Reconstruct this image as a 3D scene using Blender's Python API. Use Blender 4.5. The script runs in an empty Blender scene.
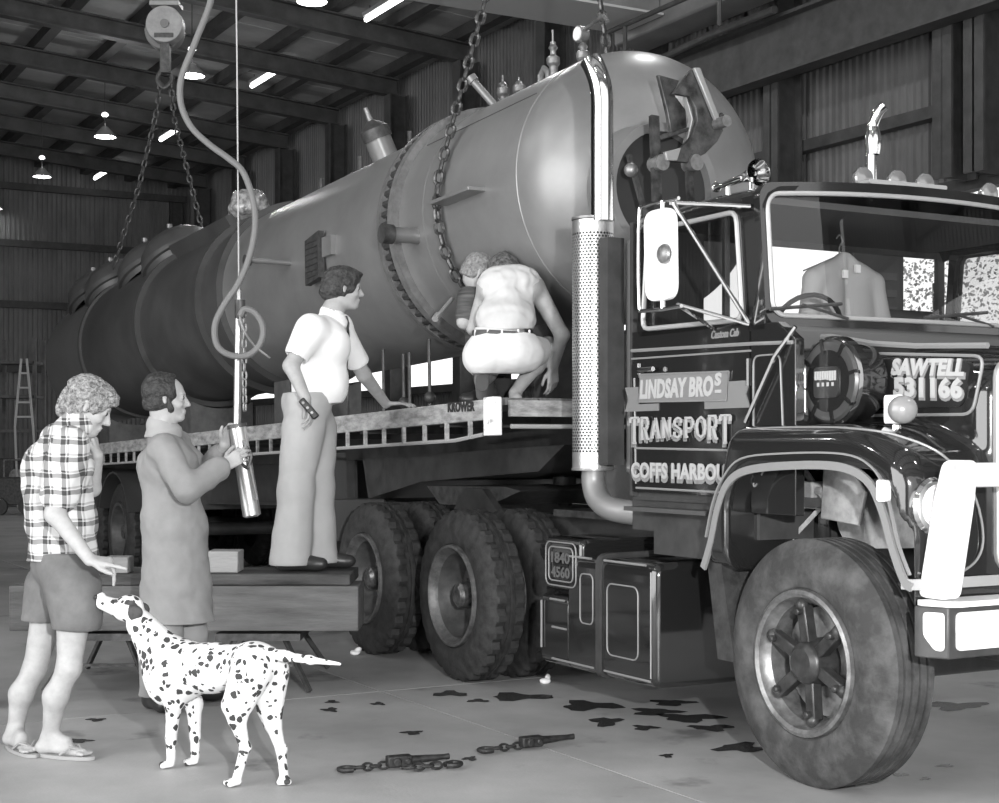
import bpy, bmesh, math, random
import numpy as np
from mathutils import Matrix, Vector, Euler
import openvdb as vdb
C = bpy.context.scene.collection
PI = math.pi
rad = math.radians
# ------------------------------------------------------------------ camera, sky, lights, exposure
CX, HY, FP, CZ = 499.5, 445.0, 1500.0, 1.4
cam_d = bpy.data.cameras.new('camera'); cam = bpy.data.objects.new('camera', cam_d); C.objects.link(cam)
cam.location = (0, 0, CZ); cam.rotation_euler = (PI/2, 0, 0)
cam_d.sensor_width = 36; cam_d.lens = 36*FP/999; cam_d.shift_y = (HY-401.5)/999
cam_d.clip_start = .05; cam_d.clip_end = 300
bpy.context.scene.camera = cam
vs = bpy.context.scene.view_settings
vs.view_transform = 'Standard'; vs.look = 'None'; vs.gamma = 1; vs.use_curve_mapping = False; vs.exposure = 0.0
world = bpy.data.worlds.new('world'); bpy.context.scene.world = world; world.use_nodes = True
bg = world.node_tree.nodes['Background']; bg.inputs[0].default_value = (1, 1, 1, 1); bg.inputs[1].default_value = 1.5
def lamp(name, kind, loc, power, size=.1, rot=None, spot=None):
    l = bpy.data.lights.new(name, kind); l.energy = power
    if kind == 'AREA': l.size = size
    else: l.shadow_soft_size = size
    o = bpy.data.objects.new(name, l); C.objects.link(o); o.location = loc
    if rot: o.rotation_euler = rot
    return o
lamp('camera_flash', 'POINT', (0.75, -0.05, 1.95), 2050, .06)          # the photographer's flash beside the camera
DAY = lamp('doorway_daylight', 'AREA', (1.242+.4839*1.5-.8751*13.6, 6.1-.8751*1.5-.4839*13.6, 4.0), 1700, 7.0, (rad(90), 0, rad(-61.05)))   # the sky light that enters by the open doors
DAY.data.shape = 'RECTANGLE'; DAY.data.size = 15; DAY.data.size_y = 7.5
bpy.context.scene.cycles.max_bounces = 5
bpy.context.scene.cycles.diffuse_bounces = 4
bpy.context.scene.cycles.glossy_bounces = 3
bpy.context.scene.cycles.transparent_max_bounces = 12
bpy.context.scene.cycles.sample_clamp_indirect = 4
bpy.context.scene.cycles.use_denoising = True
# ------------------------------------------------------------------ frames
FX, FY, LX, LY = .4839, -.8751, .8751, .4839
T = Matrix(((FX, LX, 0, 1.242), (FY, LY, 0, 6.1), (0, 0, 1, 0), (0, 0, 0, 1)))    # the lorry: x forward, y to its far side, z up
def tilt(k, px, pz): return T @ Matrix.Translation((px, 0, pz)) @ Matrix.Rotation(-math.atan(k), 4, 'Y') @ Matrix.Translation((-px, 0, -pz))
D = tilt(.028, -2, 1.65)      # the trailer deck slopes a little to its rear
K = tilt(.036, -2, 3.04)      # the tank lies on it
I4 = Matrix.Identity(4)
def w(px, py, Y): return Vector(((px-CX)/FP*Y, Y, CZ+(HY-py)/FP*Y))
# ------------------------------------------------------------------ materials (a black and white world)
MC = {}
def mat(name, g=.5, rough=.6, metal=0., var=.0, scale=6., bump=0., bscale=40., coat=0., spec=.5, emit=0., g2=None, stretch=None, thr=None):
    if name in MC: return MC[name]
    m = bpy.data.materials.new(name); m.use_nodes = True; nt = m.node_tree; b = nt.nodes['Principled BSDF']
    b.inputs['Base Color'].default_value = (g, g, g, 1); b.inputs['Roughness'].default_value = rough; b.inputs['Metallic'].default_value = metal
    b.inputs['Coat Weight'].default_value = coat; b.inputs['Coat Roughness'].default_value = .06; b.inputs['Specular IOR Level'].default_value = spec
    if emit: b.inputs['Emission Color'].default_value = (1, 1, 1, 1); b.inputs['Emission Strength'].default_value = emit
    if var or bump:
        tc = nt.nodes.new('ShaderNodeTexCoord'); mp = nt.nodes.new('ShaderNodeMapping'); nt.links.new(tc.outputs['Object'], mp.inputs[0])
        if stretch: mp.inputs['Scale'].default_value = stretch
    if var:
        n = nt.nodes.new('ShaderNodeTexNoise'); n.inputs['Scale'].default_value = scale; n.inputs['Detail'].default_value = 5; n.inputs['Roughness'].default_value = .62
        nt.links.new(mp.outputs[0], n.inputs['Vector'])
        r = nt.nodes.new('ShaderNodeValToRGB'); nt.links.new(n.outputs['Fac'], r.inputs[0])
        lo, hi = max(0, g-var), min(1, g+var) if g2 is None else g2
        a, c = (.32, .68) if thr is None else thr
        r.color_ramp.elements[0].position = a; r.color_ramp.elements[1].position = c
        if g2 is not None: lo = g
        r.color_ramp.elements[0].color = (lo, lo, lo, 1); r.color_ramp.elements[1].color = (hi, hi, hi, 1)
        nt.links.new(r.outputs[0], b.inputs['Base Color'])
    if bump:
        n2 = nt.nodes.new('ShaderNodeTexNoise'); n2.inputs['Scale'].default_value = bscale; n2.inputs['Detail'].default_value = 4
        nt.links.new(mp.outputs[0], n2.inputs['Vector'])
        bp = nt.nodes.new('ShaderNodeBump'); bp.inputs['Strength'].default_value = bump; bp.inputs['Distance'].default_value = .02
        nt.links.new(n2.outputs['Fac'], bp.inputs['Height']); nt.links.new(bp.outputs[0], b.inputs['Normal'])
    MC[name] = m; return m
def glass(name, tint=.85, refl=1.0):
    if name in MC: return MC[name]
    m = bpy.data.materials.new(name); m.use_nodes = True; nt = m.node_tree; nt.nodes.clear()
    o = nt.nodes.new('ShaderNodeOutputMaterial'); mx = nt.nodes.new('ShaderNodeMixShader'); t = nt.nodes.new('ShaderNodeBsdfTransparent'); g = nt.nodes.new('ShaderNodeBsdfGlossy')
    t.inputs[0].default_value = (tint, tint, tint, 1); g.inputs['Roughness'].default_value = .01
    f = nt.nodes.new('ShaderNodeLayerWeight'); f.inputs[0].default_value = .5
    pw = nt.nodes.new('ShaderNodeMath'); pw.operation = 'POWER'; pw.inputs[1].default_value = 4.; nt.links.new(f.outputs['Facing'], pw.inputs[0])
    ma = nt.nodes.new('ShaderNodeMath'); ma.operation = 'MULTIPLY_ADD'; ma.inputs[1].default_value = .85; ma.inputs[2].default_value = .07; nt.links.new(pw.outputs[0], ma.inputs[0])
    nt.links.new(ma.outputs[0], mx.inputs[0]); nt.links.new(t.outputs[0], mx.inputs[1]); nt.links.new(g.outputs[0], mx.inputs[2]); nt.links.new(mx.outputs[0], o.inputs[0])
    MC[name] = m; return m
black = mat('black_gloss_paint', .014, .12, coat=1., spec=.5)
blackf = mat('black_frame_paint', .045, .45, var=.012, scale=9)
chrome = mat('chrome', .78, .09, 1.)
steel = mat('worn_steel', .26, .42, .7, var=.1, scale=14)
darksteel = mat('dark_steel', .075, .5, .4, var=.03, scale=20)
white = mat('white_paint', .82, .4, var=.05, scale=7)
stripe = mat('silver_pinstripe', .25, .35, .2)
letter = mat('cream_lettering', .37, .5)
lettershade = mat('grey_letter_shade', .2, .5)
rubber = mat('tyre_rubber', .026, .72, var=.014, scale=16, bump=.15, bscale=60)
rubberd = mat('dusty_tyre_rubber', .03, .8, var=.05, scale=7, g2=.085, bump=.2, bscale=50, thr=(.42, .7))
wood = mat('weathered_timber', .16, .8, var=.06, scale=5, bump=.3, bscale=30, stretch=(.6, 6, 6))
# ------------------------------------------------------------------ objects
RM = {}
def root_of(o): return RM[o.name]
def setp(o, label=None, cat=None, group=None, kind=None):
    if label: o['label'] = label
    if cat: o['category'] = cat
    if group: o['group'] = group
    if kind: o['kind'] = kind
    return o
def thing(name, label, cat, F=I4, base=(0, 0, 0), group=None):
    o = bpy.data.objects.new(name, None); C.objects.link(o); o.empty_display_size = .1
    M = F @ Matrix.Translation(base); o.matrix_basis = M; RM[o.name] = M
    return setp(o, label, cat, group)
class MB:
    def __init__(s): s.v = []; s.f = []
    def add(s, vs_, fs):
        n = len(s.v); s.v += [tuple(p) for p in vs_]; s.f += [tuple(i+n for i in f) for f in fs]; return s
    def box(s, x0, x1, y0, y1, z0, z1):
        return s.add([(x, y, z) for x in (x0, x1) for y in (y0, y1) for z in (z0, z1)], [(0, 1, 3, 2), (4, 6, 7, 5), (0, 4, 5, 1), (2, 3, 7, 6), (0, 2, 6, 4), (1, 5, 7, 3)])
    def bar(s, a, b, wd, ht, up=(0, 0, 1)):
        a, b = Vector(a), Vector(b); d = (b-a).normalized(); u = Vector(up)
        if abs(d.dot(u)) > .98: u = Vector((1, 0, 0))
        r = d.cross(u).normalized(); u = r.cross(d).normalized()
        vs_ = [p + r*i*wd/2 + u*j*ht/2 for p in (a, b) for i in (-1, 1) for j in (-1, 1)]
        return s.add(vs_, [(0, 1, 3, 2), (4, 6, 7, 5), (0, 4, 5, 1), (2, 3, 7, 6), (0, 2, 6, 4), (1, 5, 7, 3)])
    def ring(s, p, d, r, n, u=None):
        d = Vector(d).normalized()
        if u is None: u = Vector((0, 0, 1)) if abs(d.z) < .9 else Vector((1, 0, 0))
        a = d.cross(u).normalized(); b = a.cross(d).normalized()
        return [Vector(p) + (a*math.cos(2*PI*i/n) + b*math.sin(2*PI*i/n))*r for i in range(n)]
    def rings(s, rs, caps=True, closed=False):
        n = len(rs[0]); base = len(s.v)
        for r in rs: s.v += [tuple(p) for p in r]
        m = len(rs)
        for j in range(m if closed else m-1):
            k = (j+1) % m
            for i in range(n): s.f.append((base+j*n+i, base+j*n+(i+1) % n, base+k*n+(i+1) % n, base+k*n+i))
        if caps and not closed:
            s.f.append(tuple(base+i for i in reversed(range(n)))); s.f.append(tuple(base+(m-1)*n+i for i in range(n)))
        return s
    def cyl(s, a, b, r0, r1=None, n=16, caps=True):
        d = Vector(b)-Vector(a); r1 = r0 if r1 is None else r1
        return s.rings([s.ring(a, d, r0, n), s.ring(b, d, r1, n)], caps)
    def tube(s, pts, r, n=8, closed=False, flat=None):
        pts = [Vector(p) for p in pts]; m = len(pts); rs = []; u = None
        for i, p in enumerate(pts):
            if closed: d = pts[(i+1) % m]-pts[i-1]
            else: d = pts[min(i+1, m-1)]-pts[max(i-1, 0)]
            if d.length < 1e-9: d = Vector((0, 0, 1))
            d.normalize()
            if u is None: u = Vector((0, 0, 1)) if abs(d.z) < .9 else Vector((1, 0, 0))
            u = (u - d*u.dot(d)).normalized()
            rr = r[i] if isinstance(r, (list, tuple)) else r
            a = d.cross(u); rs.append([p + (a*math.cos(2*PI*k/n) + u*math.sin(2*PI*k/n))*rr for k in range(n)])
        return s.rings(rs, True, closed)
    def lathe(s, prof, p0, axis, n=32, caps=True):
        ax = Vector(axis).normalized(); return s.rings([s.ring(Vector(p0)+ax*t, ax, max(r, 1e-4), n) for t, r in prof], caps)
    def prism(s, poly, fn, a, b):
        n = len(poly); s.add([fn(x, y, a) for x, y in poly] + [fn(x, y, b) for x, y in poly], [tuple(reversed(range(n))), tuple(range(n, 2*n))] + [(i, (i+1) % n, n+(i+1) % n, n+i) for i in range(n)]); return s
    def sph(s, c, r, n=12, sc=(1, 1, 1)):
        c = Vector(c); rs = []
        for j in range(1, n//2):
            t = PI*j/(n//2); rs.append([c+Vector((math.sin(t)*math.cos(2*PI*i/n)*r*sc[0], math.sin(t)*math.sin(2*PI*i/n)*r*sc[1], math.cos(t)*r*sc[2])) for i in range(n)])
        b0 = len(s.v); s.rings(rs, False); N = len(s.v); s.v += [tuple(c+Vector((0, 0, r*sc[2]))), tuple(c-Vector((0, 0, r*sc[2])))]
        m = len(rs)
        for i in range(n): s.f.append((N, b0+(i+1) % n, b0+i)); s.f.append((N+1, b0+(m-1)*n+i, b0+(m-1)*n+(i+1) % n))
        return s
    def xf(s, M):
        s.v = [tuple(M @ Vector(p)) for p in s.v]; return s
    def mesh(s, name, m, M=None, ang=35, smooth=True):
        me = bpy.data.meshes.new(name)
        vv = [tuple(M @ Vector(p)) for p in s.v] if M is not None else s.v
        me.from_pydata(vv, [], s.f); me.materials.append(m)
        bm = bmesh.new(); bm.from_mesh(me); bmesh.ops.recalc_face_normals(bm, faces=bm.faces[:]); bm.to_mesh(me); bm.free()
        if smooth: me.shade_smooth(); me.set_sharp_from_angle(angle=rad(ang))
        return me
    def part(s, name, m, parent, F=I4, bevel=0, label=None, ang=35, kind=None):
        R = RM[parent.name]; o = bpy.data.objects.new(name, s.mesh(name, m, R.inverted() @ F, ang)); C.objects.link(o); o.parent = parent; RM[o.name] = R
        if bevel: addbev(o, bevel)
        return setp(o, label, kind=kind)
    def solo(s, name, m, label, cat, F=I4, base=(0, 0, 0), group=None, kind=None, bevel=0, ang=35):
        M = F @ Matrix.Translation(base); o = bpy.data.objects.new(name, s.mesh(name, m, Matrix.Translation([-c for c in base]), ang)); C.objects.link(o); o.matrix_basis = M; RM[o.name] = M
        if bevel: addbev(o, bevel)
        return setp(o, label, cat, group, kind)
def addbev(o, b):
    m = o.modifiers.new('bevel', 'BEVEL'); m.width = b; m.segments = 2; m.limit_method = 'ANGLE'; m.angle_limit = rad(40)
def piece(name, me, parent, M, label=None):
    "one more object on shared mesh data, placed at M in the parent's own space"
    o = bpy.data.objects.new(name, me); C.objects.link(o); o.parent = parent; o.matrix_basis = M; RM[o.name] = RM[parent.name] @ M
    return setp(o, label)
def copy_tree(o, parent=None):
    c = o.copy(); C.objects.link(c)
    if parent is not None: c.parent = parent
    RM[c.name] = RM[o.name]
    for ch in [x for x in list(C.objects) if x.parent == o]: copy_tree(ch, c)
    return c
def dup(o, M, label, group=None):
    c = copy_tree(o); c.matrix_basis = M; RM[c.name] = M; return setp(c, label, None, group)
def spline(pts, n=8, closed=False):
    P = [Vector(p) for p in pts]; out = []; m = len(P)
    for i in range(m if closed else m-1):
        p0 = P[i-1] if (i > 0 or closed) else P[0]; p1 = P[i]; p2 = P[(i+1) % m]; p3 = P[(i+2) % m] if (i+2 < m or closed) else P[-1]
        for k in range(n):
            t = k/n; out.append(.5*((2*p1)+(-p0+p2)*t+(2*p0-5*p1+4*p2-p3)*t*t+(-p0+3*p1-3*p2+p3)*t**3))
    if not closed: out.append(P[-1])
    return out
def rrect(x0, x1, z0, z1, r, n=4):
    out = []
    for cx, cz, a0 in ((x1-r, z1-r, 0), (x0+r, z1-r, 90), (x0+r, z0+r, 180), (x1-r, z0+r, 270)):
        for k in range(n+1): a = rad(a0+90*k/n); out.append((cx+r*math.cos(a), cz+r*math.sin(a)))
    return out
def roundpoly(P, r, n=4):
    out = []; m = len(P)
    for i in range(m):
        a, b, c = Vector(P[i-1]), Vector(P[i]), Vector(P[(i+1) % m]); u = (a-b); v = (c-b); q = min(r, u.length*.45, v.length*.45)
        p0 = b+u.normalized()*q; p1 = b+v.normalized()*q
        for k in range(n+1): t = k/n; out.append(tuple(p0*(1-t)**2+b*2*t*(1-t)+p1*t*t))
    return out
# ------------------------------------------------------------------ smooth solids from distance fields
class SD:
    def __init__(s, lo, hi, h):
        s.lo = np.array(lo, float); s.h = h; s.n = np.ceil((np.array(hi)-s.lo)/h).astype(int)+1
        s.d = np.full(tuple(s.n), 1., np.float32)
    def win(s, lo, hi, pad):
        a = np.clip(np.floor((np.array(lo)-pad-s.lo)/s.h).astype(int), 0, s.n); b = np.clip(np.ceil((np.array(hi)+pad-s.lo)/s.h).astype(int)+1, 0, s.n)
        g = [(s.lo[i]+np.arange(a[i], b[i])*s.h).astype(np.float32) for i in range(3)]
        return (slice(a[0], b[0]), slice(a[1], b[1]), slice(a[2], b[2])), g[0][:, None, None], g[1][None, :, None], g[2][None, None, :]
    def put(s, sl, d, k, sub):
        o = s.d[sl]
        if o.size == 0: return
        if sub:
            if k > 0: h = np.clip(.5-.5*(o+d)/k, 0, 1); s.d[sl] = o*(1-h)-d*h+k*h*(1-h)
            else: s.d[sl] = np.maximum(o, -d)
        elif k > 0:
            h = np.clip(.5+.5*(o-d)/k, 0, 1); s.d[sl] = o*(1-h)+d*h-k*h*(1-h)
        else: s.d[sl] = np.minimum(o, d)
    def cone(s, a, b, ra, rb=None, k=.02, sub=False, flat=None):
        "round cone from a to b; flat=(axis vector, factor) thins it along that axis"
        rb = ra if rb is None else rb; a = np.array(a, float); b = np.array(b, float); R = max(ra, rb)*(max(1, flat[1]) if flat else 1)
        sl, X, Y, Z = s.win(np.minimum(a, b)-R, np.maximum(a, b)+R, k+3*s.h)
        X, Y, Z = X-a[0], Y-a[1], Z-a[2]; d = b-a; L = max(float(d@d), 1e-9)
        t = np.clip((X*d[0]+Y*d[1]+Z*d[2])/L, 0, 1)
        qx, qy, qz = X-t*d[0], Y-t*d[1], Z-t*d[2]; q2 = qx*qx+qy*qy+qz*qz
        if flat:
            u = np.array(flat[0], float); u /= np.linalg.norm(u); c = qx*u[0]+qy*u[1]+qz*u[2]; q2 = q2-c*c+(c/flat[1])**2
        dd = np.sqrt(q2)-(ra+(rb-ra)*t)
        s.put(sl, dd.astype(np.float32), k, sub); return s
    def chain(s, pts, rs, k=.02, flat=None):
        for i in range(len(pts)-1): s.cone(pts[i], pts[i+1], rs[i], rs[i+1], k, flat=flat)
        return s
    def ell(s, c, r, k=.02, sub=False, R=None):
        c = np.array(c, float); r = np.array(r, float); m = float(max(r))
        sl, X, Y, Z = s.win(c-m, c+m, k+3*s.h); X, Y, Z = X-c[0], Y-c[1], Z-c[2]
        if R is not None:
            R = np.array(R); X, Y, Z = (R[0, 0]*X+R[1, 0]*Y+R[2, 0]*Z), (R[0, 1]*X+R[1, 1]*Y+R[2, 1]*Z), (R[0, 2]*X+R[1, 2]*Y+R[2, 2]*Z)
        k0 = np.sqrt((X/r[0])**2+(Y/r[1])**2+(Z/r[2])**2); k1 = np.sqrt((X/r[0]**2)**2+(Y/r[1]**2)**2+(Z/r[2]**2)**2)
        s.put(sl, (k0*(k0-1)/np.maximum(k1, 1e-6)).astype(np.float32), k, sub); return s
    def rbox(s, c, hs, r, k=.02, sub=False, R=None, shear=None):
        c = np.array(c, float); hs = np.array(hs, float); m = np.linalg.norm(hs) if R is not None else hs+.15
        sl, X, Y, Z = s.win(c-m, c+m, k+3*s.h); X, Y, Z = X-c[0], Y-c[1], Z-c[2]
        if R is not None:
            R = np.array(R); X, Y, Z = (R[0, 0]*X+R[1, 0]*Y+R[2, 0]*Z), (R[0, 1]*X+R[1, 1]*Y+R[2, 1]*Z), (R[0, 2]*X+R[1, 2]*Y+R[2, 2]*Z)
        if shear: Z = Z+shear(X, Y)
        ax, ay, az = np.abs(X)-hs[0]+r, np.abs(Y)-hs[1]+r, np.abs(Z)-hs[2]+r
        d = np.sqrt(np.maximum(ax, 0)**2+np.maximum(ay, 0)**2+np.maximum(az, 0)**2)+np.minimum(np.maximum(np.maximum(ax, ay), az), 0)-r
        s.put(sl, d.astype(np.float32), k, sub); return s
    def cut(s, p, n, k=0):
        "remove everything on the side the normal n points to"
        n = np.array(n, float); n /= np.linalg.norm(n); g = [(s.lo[i]+np.arange(s.n[i])*s.h).astype(np.float32) for i in range(3)]
        d = (g[0][:, None, None]-p[0])*n[0]+(g[1][None, :, None]-p[1])*n[1]+(g[2][None, None, :]-p[2])*n[2]
        s.put((slice(None),)*3, -d.astype(np.float32), k, True); return s
    def noise(s, amp, fr, seed=0, ridged=False):
        rg = np.random.RandomState(seed); g = [(s.lo[i]+np.arange(s.n[i])*s.h).astype(np.float32) for i in range(3)]
        X, Y, Z = g[0][:, None, None], g[1][None, :, None], g[2][None, None, :]; acc = 0
        for o in range(3):
            f = fr*1.7**o; q = rg.rand(9)*6
            acc = acc+(np.sin(f*X+q[0]+1.3*np.sin(f*.7*Z+q[1]))*np.sin(f*Y+q[2]+1.1*np.sin(f*.8*X+q[3]))+np.sin(f*Z+q[4]+1.2*np.sin(f*.9*Y+q[5])))/1.7**o*.5
        s.d = (s.d+amp*(np.abs(acc) if ridged else acc)).astype(np.float32); return s
    def meshdata(s):
        g = vdb.FloatGrid(1.0); g.copyFromArray(s.d); p, q = g.convertToQuads(0.0)
        return p*s.h+s.lo, q
    def obj(s, name, m, parent=None, F=I4, label=None):
        p, q = s.meshdata(); R = RM[parent.name]; M = np.array(R.inverted() @ F); p = p @ M[:3, :3].T+M[:3, 3]
        me = bpy.data.meshes.new(name); me.vertices.add(len(p)); me.vertices.foreach_set('co', p.astype(np.float32).ravel())
        q = q[:, ::-1]
        me.loops.add(len(q)*4); me.loops.foreach_set('vertex_index', q.astype(np.int32).ravel()); me.polygons.add(len(q))
        me.polygons.foreach_set('loop_start', np.arange(0, len(q)*4, 4, dtype=np.int32)); me.update(calc_edges=True); me.materials.append(m); me.shade_smooth()
        o = bpy.data.objects.new(name, me); C.objects.link(o); o.parent = parent; RM[o.name] = R
        return setp(o, label)
# ================================================================== THE HALL
floorm = mat('oily_concrete', .35, .55, var=.08, scale=.9, bump=.08, bscale=60)
nt = floorm.node_tree                                       # oil spots over the concrete
b = nt.nodes['Principled BSDF']; base_link = b.inputs['Base Color'].links[0].from_socket
tc = nt.nodes.new('ShaderNodeTexCoord'); n = nt.nodes.new('ShaderNodeTexNoise'); n.inputs['Scale'].default_value = 1.5; n.inputs['Detail'].default_value = 7; n.inputs['Roughness'].default_value = .55
nt.links.new(tc.outputs['Object'], n.inputs['Vector'])
r = nt.nodes.new('ShaderNodeValToRGB'); r.color_ramp.elements[0].position = .33; r.color_ramp.elements[1].position = .4
r.color_ramp.elements[0].color = (.5, .5, .5, 1); r.color_ramp.elements[1].color = (1, 1, 1, 1); nt.links.new(n.outputs['Fac'], r.inputs[0])
mx = nt.nodes.new('ShaderNodeMix'); mx.data_type = 'RGBA'; mx.blend_type = 'MULTIPLY'; mx.inputs[0].default_value = 1
nt.links.new(base_link, mx.inputs[6]); nt.links.new(r.outputs[0], mx.inputs[7]); nt.links.new(mx.outputs[2], b.inputs['Base Color'])
rf = thing('floor', None, None, T, (0, 0, 0)); rf['kind'] = 'structure'
slab = MB().box(-2.246, 2.246, -2.246, 2.246, -.12, 0).mesh('concrete_slab', floorm)
for i in range(11):
    for j in range(6):
        piece('concrete_slab', slab, rf, Matrix.Translation((7.6-4.5*i+.6, -11.75+4.5*j, 0)))
MB().box(-45, 16, -16, 12, -.3, -.1).part('subfloor', darksteel, rf, T)
YW, YN, XE, XF = 8.5, -14.0, -36.0, 15.0
sheetm = mat('corrugated_iron', .17, .55, .25, var=.035, scale=2.5, stretch=(1, 1, .35))
darkst = mat('dark_painted_girder', .055, .6, var=.015, scale=5)
def corr(L_, H_, pitch=.125, dep=.03):
    "corrugated sheet, L_ along x, H_ up, with real ribs"
    mb = MB(); n = int(L_/pitch); pts = []
    for i in range(n):
        x = i*pitch
        for a, d in ((0, 0), (.3, 0), (.42, dep), (.88, dep)): pts.append((x+a*pitch, d))
    pts.append((L_, 0)); m = len(pts)
    vs_ = [(x, d, 0) for x, d in pts]+[(x, d, H_) for x, d in pts]+[(x, d+.006, 0) for x, d in pts]+[(x, d+.006, H_) for x, d in pts]
    fs = [(i, i+1, m+i+1, m+i) for i in range(m-1)]+[(2*m+i, 3*m+i, 3*m+i+1, 2*m+i+1) for i in range(m-1)]
    return mb.add(vs_, fs).mesh('corrugated_sheet', sheetm, smooth=False)
wb = thing('wall_back', None, None, T, (0, YW, 0)); wb['kind'] = 'structure'
EAVE = 8.05
cols = [10.4, 7.5, 4.6, 1.7, -1.3, -4.3, -7.2, -10.1, -13., -15.8, -18.7, -21.6, -24.6, -27.6, -30.6, -33.6, -36]
up = corr(3., EAVE+.75-4.3); low = corr(3., 2.45); endsh = corr(3., 9.6)
for i in range(len(cols)-1):
    x = cols[i+1]; sx = (cols[i]-x)/3
    piece('corrugated_sheet', up, wb, Matrix.Translation((x, .16, 4.3)) @ Matrix.Scale(sx, 4, (1, 0, 0)))
    piece('corrugated_sheet', low, wb, Matrix.Translation((x, .16, 0)) @ Matrix.Scale(sx, 4, (1, 0, 0)))
g = MB()
for z in (2.45, 4.28, 5.18, 6.9): MB().box(XE, 10.4, YW-.02, YW+.14, z-.07, z+.07).part('girt', darkst, wb, T)
g = MB()
for x in cols:
    if x not in (-7.2, -10.1): g.box(x-.6, x-.56, YW+.05, YW+.1, 2.5, 4.25)
g.part('glazing_bar', darkst, wb, T)
colmesh = MB()
colmesh.box(-.14, .14, -.2, -.17, 0, EAVE+.1).box(-.14, .14, .17, .2, 0, EAVE+.1).box(-.012, .012, -.2, .2, 0, EAVE+.1)
cm = colmesh.mesh('column', darkst)
ch = MB()
ch.box(-.14, .14, -.2, -.17, 4.3, EAVE+.1).box(-.14, .14, .17, .2, 4.3, EAVE+.1).box(-.012, .012, -.2, .2, 4.3, EAVE+.1)
chm_ = ch.mesh('column_over_opening', darkst)
for x in cols:
    o = bpy.data.objects.new('wall_column', chm_ if x in (-7.2, -10.1, -4.3) else cm); C.objects.link(o); o.matrix_basis = T @ Matrix.Translation((x, YW-.25, 0)); o['kind'] = 'structure'; RM[o.name] = o.matrix_basis
o = bpy.data.objects.new('wall_column', chm_); C.objects.link(o); o.matrix_basis = T @ Matrix.Translation((-6.75, YW-.25, 0)); o['kind'] = 'structure'
# end wall, near side wall
we = thing('wall_end', None, None, T, (XE, 0, 0)); we['kind'] = 'structure'
for i in range(8):
    piece('corrugated_sheet', endsh, we, Matrix.Translation((0, YN+3*i-.5, 0)) @ Matrix.Rotation(PI/2, 4, 'Z'))
for z in (3.4, 5.1, 6.7, 8.2): MB().box(XE+.02, XE+.15, YN, YW, z-.09, z+.09).part('girt', darkst, we, T)
wn = thing('wall_front', None, None, T, (0, YN, 0)); wn['kind'] = 'structure'
for i in range(17):
    if 10 <= i <= 14 : continue                              # sliding doors stand open here, daylight comes in
    piece('corrugated_sheet', endsh, wn, Matrix.Translation((XE+3*i, -.1, 0)))
# roof: rafters, purlins, sheets
SL = .075
def zr(y): return EAVE+.42+SL*(YW-y) if y > -2.8 else EAVE+.42+SL*(YW+2.8)-SL*(-2.8-y)
roofm = mat('roof_sheet_underside', .34, .7, var=.06, scale=1.2)
rt = thing('ceiling', None, None, T, (0, 0, EAVE)); rt['kind'] = 'structure'
for i in range(17):
    x0 = XE+3*i; m_ = MB()
    for y0, y1 in ((YN, -2.8), (-2.8, YW+.3)):
        m_.add([(x0, y0, zr(y0)+.22), (x0+2.98, y0, zr(y0)+.22), (x0+2.98, y1, zr(y1)+.22), (x0, y1, zr(y1)+.22), (x0, y0, zr(y0)+.26), (x0+2.98, y0, zr(y0)+.26), (x0+2.98, y1, zr(y1)+.26), (x0, y1, zr(y1)+.26)], [(0, 1, 2, 3), (4, 7, 6, 5), (0, 4, 5, 1), (2, 6, 7, 3), (0, 3, 7, 4), (1, 5, 6, 2)])
    m_.part('roof_sheet', roofm, rt, T)
for i in range(19):
    y = YW-.4-1.2*i; MB().box(XE, XF, y-.1, y+.1, zr(y), zr(y)+.2).part('purlin', darkst, rt, T)
rafm = mat('grey_rafter_paint', .06, .6, var=.02, scale=3)
for k in range(-6, 11):
    x = -15.8 - 2.95*(k-4)
    if x < XE: continue
    m_ = MB()
    for y0, y1 in ((YW-.2, -2.8), (-2.8, YN)):
        for (dz0, dz1, hw) in ((-.34, -.31, .11), (-.03, 0, .11), (-.34, 0, .01)):
            m_.add([(x+a*hw, y, zr(y)+dz) for y in (y0, y1) for a in (-1, 1) for dz in (dz0, dz1)], [(0, 1, 3, 2), (4, 6, 7, 5), (0, 4, 5, 1), (2, 3, 7, 6), (0, 2, 6, 4), (1, 5, 7, 3)])
    m_.part('rafter', rafm, rt, T)
# crane rail along the back wall, and the bridge girder overhead
MB().box(XE+1, 10, YW-.62, YW-.56, 5.95, 6.62).box(XE+1, 10, YW-.75, YW-.43, 6.6, 6.64).box(XE+1, 10, YW-.72, YW-.46, 5.93, 5.96).box(XE+1, 10, YW-.62, YW-.56, 6.64, 6.7).solo('crane_rail_beam', darkst, 'long dark crane runway beam along the corrugated back wall', 'beam', T, (-10, YW-.6, 5.9))
cb = thing('overhead_crane', 'wide pale crane bridge girder crossing above the tank front', 'crane', T, (-11.6, 1, 6.8))
crm = mat('pale_crane_paint', .2, .5, var=.04, scale=1.5)
MB().box(-12.0, -11.2, -10.5, YW-1.37, 6.95, 7.7).part('box_girder', crm, cb, T)
MB().box(-12.1, -11.1, -10.5, YW-1.37, 6.92, 6.95).part('bottom_flange', mat('light_flange_edge', .5, .5), cb, T)
MB().box(-12.3, -7.6, YW-1.35, YW-.78, 6.8, 7.45).part('end_carriage', crm, cb, T, bevel=.03)
for x in (-13.2, -10.0): MB().cyl((x, YW-.79, 6.82), (x, YW-.52, 6.82), .12, n=16).part('wheel', darksteel, cb, T)
r_ = MB().tube([(-12.6, YW-.75, 6.62), (-10.7, YW-.95, 6.62), (-9.4, YW-.95, 6.62)], .05, 8); r_.part('buffer_arm', darkst, cb, T)
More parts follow.
